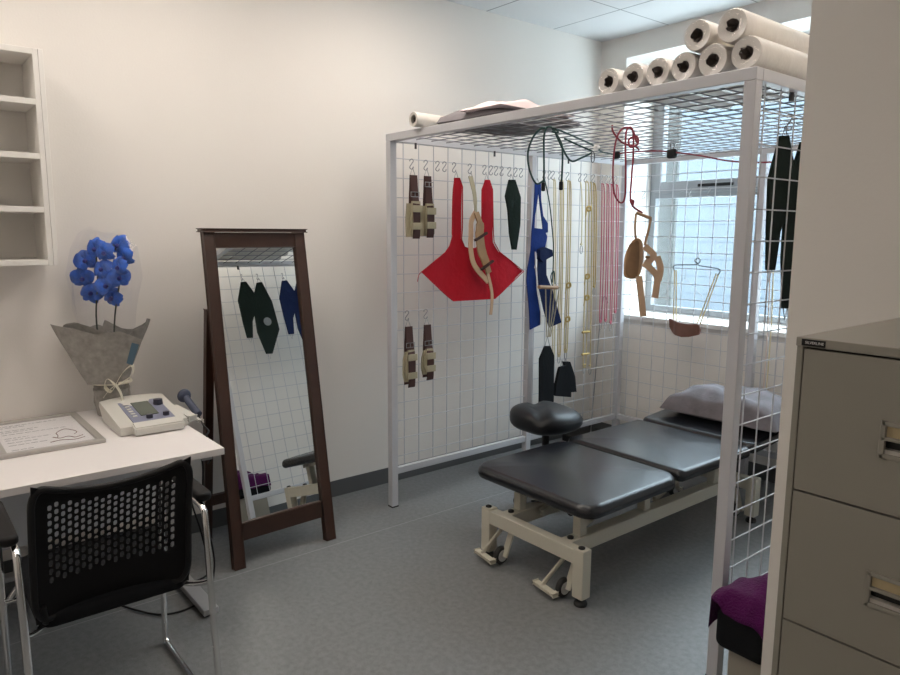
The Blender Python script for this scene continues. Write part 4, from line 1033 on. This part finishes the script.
for (a0, b0), (a1, b1) in zip(ol, ol[1:]+ol[:1]):
    k_ = max(1, int(math.hypot(a1-a0, b1-b0)/.08))
    for q in range(k_): pts.append(bmap(a0+(a1-a0)*q/k_, b0+(b1-b0)*q/k_+.5))
tube(bm, [p_+Vector((-.003, 0, 0)) for p_ in pts], .0095, 8, closed=True); obj('back_rim', bm, M['black'], bk)
bm = NB(); rr_slab(bm, .80, yc, .235, .205, .05, .425, .470, .018, fz=lambda x, y: -.01*((y-yc)/.2)**2); obj('seat', bm, M['black_cloth'], ch)
bm = NB(); box(bm, .62, .98, yc-.17, yc+.17, .405, .427, .004); obj('seat_shell', bm, M['black'], ch)
for s in (-1, 1):
    y = yc+s*.245
    bm = NB(); tube(bm, [(1.02, y, .678), (1.058, y, .668), (1.073, y, .62), (1.105, y, .30), (1.135, y, .05), (1.128, y, .018), (1.09, y, .012), (.9, y, .012), (.64, y, .012), (.605, y, .016), (.59, y, .05), (.605, y, .30), (.64, y, .62), (.66, y, .668), (.70, y, .678), (1.02, y, .678)], .0105, 10, smooth=5); fr = obj('side_frame', bm, M['chrome'], ch)
    bm = NB(); rr_slab(bm, .885, y+.012*s, .165, .024, .022, .686, .714, .010); obj('armrest', bm, M['black'], ch)
    bm = NB(); tube(bm, [(.60, y, .31), (.63, y-.06*s, .405), (.66, yc+s*.15, .415)], .009, 8, smooth=4); obj('seat_support', bm, M['chrome'], ch)
    bm = NB(); tube(bm, [(1.090, y, .45), (1.05, y-.03*s, .435), (.95, yc+s*.15, .417)], .009, 8, smooth=4); obj('seat_support', bm, M['chrome'], ch)
    bm = NB(); tube(bm, [(.96, yc+s*.16, .43), (1.02, yc+s*.185, .44), (1.045, yc+s*.195, .50)], .010, 8, smooth=4); obj('back_bracket', bm, M['black'], ch)
bm = NB(); tube(bm, [(.615, yc-.24, .34), (.615, yc+.24, .34)], .009, 8); obj('cross_tube', bm, M['chrome'], ch)

# ------------------------------------------------------------------ filing cabinet
cx0, cx1, cy0, cy1, cz = 2.526, 2.996, -.800, -.195, 1.321
cb = thing('filing_cabinet', 'grey-beige four-drawer steel filing cabinet against the near right wall', 'filing cabinet', ((cx0+cx1)/2, (cy0+cy1)/2, 0))
bm = NB(); box(bm, cx0, cx0+.012, cy0, cy1, 0, cz-.016, .0015); box(bm, cx1-.012, cx1, cy0, cy1, 0, cz-.016, .0015); box(bm, cx0+.012, cx1-.012, cy1-.012, cy1, 0, cz-.016); box(bm, cx0+.012, cx1-.012, cy0+.01, cy1-.012, 0, .03); obj('carcass', bm, M['cab'], cb)
bm = NB(); box(bm, cx0-.001, cx1+.001, cy0-.003, cy1, cz-.017, cz, .002); tp = obj('top', bm, M['cab'], cb)
bm = NB(); box(bm, cx0+.013, cx1-.013, cy0+.012, cy0+.016, .03, cz-.018); obj('gap', bm, M['cab_dark'], cb, smooth=False)
dz = [(1.0365, 1.3005), (.7785, 1.0325), (.52, .7745), (.045, .516)]
dz = [(1.0375, 1.3005), (.7795, 1.0335), (.520, .7755), (.055, .516)]
dz = [(1.0375, 1.3005), (.7795, 1.0335), (.420, .7755), (.055, .416)]
for i, (a, b_) in enumerate(dz):
    hx0, hx1 = 2.678, 2.842; hz1 = b_-.106; hz0 = hz1-.060
    bm = NB()
    for q in ((cx0+.0145, hx0, a, b_), (hx1, cx1-.0145, a, b_), (hx0, hx1, a, hz0), (hx0, hx1, hz1, b_)): box(bm, q[0], q[1], cy0-.001, cy0+.016, q[2], q[3])
    bmesh.ops.remove_doubles(bm, verts=bm.verts[:], dist=1e-6)
    d = obj('drawer', bm, M['cab'], cb, smooth=False)
    bm = NB()
    for q in ((hx0-.002, hx0+.007, hz0-.002, hz1+.002), (hx1-.007, hx1+.002, hz0-.002, hz1+.002), (hx0, hx1, hz0-.002, hz0+.006), (hx0, hx1, hz1-.006, hz1+.002), (hx0, hx1, hz0+.029, hz0+.035)): box(bm, q[0], q[1], cy0-.005, cy0+.004, q[2], q[3], .001)
    obj('handle', bm, M['cab'], d)
    bm = NB(); box(bm, hx0+.005, hx1-.005, cy0+.002, cy0+.004, hz0+.033, hz1-.005); obj('label_card', bm, M['cab_card'], d, smooth=False)
    bm = NB(); box(bm, hx0, hx1, cy0+.020, cy0+.023, hz0, hz0+.032); obj('recess', bm, M['cab_dark'], d, smooth=False)
    bm = NB(); obox(bm, (hx0+.005, cy0+.010, hz0+.008), (hx1-.005, cy0+.010, hz0+.008), .020, .010, bev=.001); obj('grip', bm, M['cab_light'], d)
bm = NB(); box(bm, 2.536, 2.577, cy0-.0045, cy0-.0025, 1.3065, 1.3185); bd = obj('badge', bm, M['black'], tp, smooth=False)
bm = text_bm('SILVERLINE', .0066, Matrix.Translation((2.5585, cy0-.0048, 1.3125)) @ Matrix.Rotation(PI/2, 4, 'X'), .0002); obj('badge_lettering', bm, M['white_ink'], tp, smooth=False)

# ------------------------------------------------------------------ stool with purple towel in the gap
t = thing('low_stool', 'black cushioned stool on a beige base in the gap beside the front post', 'stool', (2.09, .03, 0))
bm = NB(); rr_slab(bm, 2.118, .06, .085, .20, .03, .215, .345, .025); obj('cushion', bm, M['black_cloth'], t)
bm = NB(); box(bm, 2.062, 2.195, -.09, .22, 0, .216, .004); obj('base', bm, M['stool_base'], t)
bm = NB()
def towel(a, b_):
    # a across X (0..1), b along Y (0..1): drapes over the front and the left side of the cushion
    x = 2.024+.180*a; y = -.150+.40*b_
    z = .356+.075*math.sin(a*PI)**.8*math.sin(min(1, b_*1.15+.12)*PI)**.6 + .010*math.sin(9*a+5*b_)+.006*math.sin(17*b_+3*a)
    if a < .12: z -= .07*((.12-a)/.12); x = 2.023+.03*a
    if b_ < .10 and a >= .12: z -= .045*(.10-b_)/.10*min(1, (a-.12)*8)
    return Vector((x, y, z))
n = 26; g_ = [[bm.verts.new(towel(i/n, j/n)) for j in range(n+1)] for i in range(n+1)]
for i in range(n):
    for j in range(n): bm.faces.new((g_[i][j], g_[i+1][j], g_[i+1][j+1], g_[i][j+1]))
r_ = bmesh.ops.extrude_face_region(bm, geom=bm.faces[:])
for q in r_['geom']:
    if isinstance(q, bmesh.types.BMVert): q.co.z -= .012
tag(obj('towel', bm, M['purple'], angle=2), 'crumpled purple towel draped over the black stool by the front post', 'towel')

# ------------------------------------------------------------------ ceiling lamps out of view, with two added fill lamps
for i, (x, y) in enumerate(((.236, -.242), (.236, -1.442), (.236, -2.642), (2.036, -3.242), (1.436, -.242))):  # last two are added fill for the cabinet front and couch area
    t = thing('ceiling_lamp', ['square ceiling lamp above the left end of the cage', 'square ceiling lamp above the mirror and desk', 'square ceiling lamp above the wall shelf end', 'added square ceiling fill lamp behind the camera', 'added square ceiling fill lamp above the paper rolls on the cage'][i], 'lamp', (x+.3, y+.3, H-.02), 'square lamps in the suspended ceiling')
    bm = NB()
    for q in ((x, x+.6, y, y+.03), (x, x+.6, y+.57, y+.6), (x, x+.03, y+.03, y+.57), (x+.57, x+.6, y+.03, y+.57)): box(bm, *q, H-.014, H-.001, .002)
    obj('frame', bm, M['lamp_trim'], t)
    bm = NB(); box(bm, x+.03, x+.57, y+.03, y+.57, H-.010, H-.006); obj('diffuser', bm, M['lamp'], t, smooth=False)

# ------------------------------------------------------------------ daylight
w = bpy.data.worlds.new('World'); bpy.context.scene.world = w; w.use_nodes = True
bg = w.node_tree.nodes['Background']; bg.inputs['Color'].default_value = (.80, .91, .98, 1); bg.inputs['Strength'].default_value = 14
L = bpy.data.lights.new('window_portal', 'AREA'); L.shape = 'RECTANGLE'; L.size = WX1-WX0; L.size_y = WZ1-WZ0; L.cycles.is_portal = True
lo = bpy.data.objects.new('window_portal', L); C.objects.link(lo); lo.location = ((WX0+WX1)/2, YW+WD+.02, (WZ0+WZ1)/2); lo.rotation_euler = (-PI/2, 0, 0)

# ------------------------------------------------------------------ camera
cam = bpy.data.cameras.new('camera'); co = bpy.data.objects.new('camera', cam); C.objects.link(co)
f, yaw, pitch, rol = 706.41, .8898, .1481, .0058
fw = Vector((-math.sin(yaw)*math.cos(pitch), math.cos(yaw)*math.cos(pitch), -math.sin(pitch)))
r0 = Vector((math.cos(yaw), math.sin(yaw), 0)); u0 = r0.cross(fw)
rv = r0*math.cos(rol)+u0*math.sin(rol); uv = rv.cross(fw)
co.matrix_world = Matrix(((rv.x, uv.x, -fw.x, 3.116), (rv.y, uv.y, -fw.y, -2.092), (rv.z, uv.z, -fw.z, 1.505), (0, 0, 0, 1)))
cam.sensor_fit = 'HORIZONTAL'; cam.sensor_width = 36; cam.lens = f/900*36; cam.clip_start = .02
sc = bpy.context.scene; sc.camera = co
sc.view_settings.view_transform = 'Standard'; sc.view_settings.look = 'None'; sc.view_settings.gamma = 1; sc.view_settings.use_curve_mapping = False
sc.view_settings.exposure = 0.0
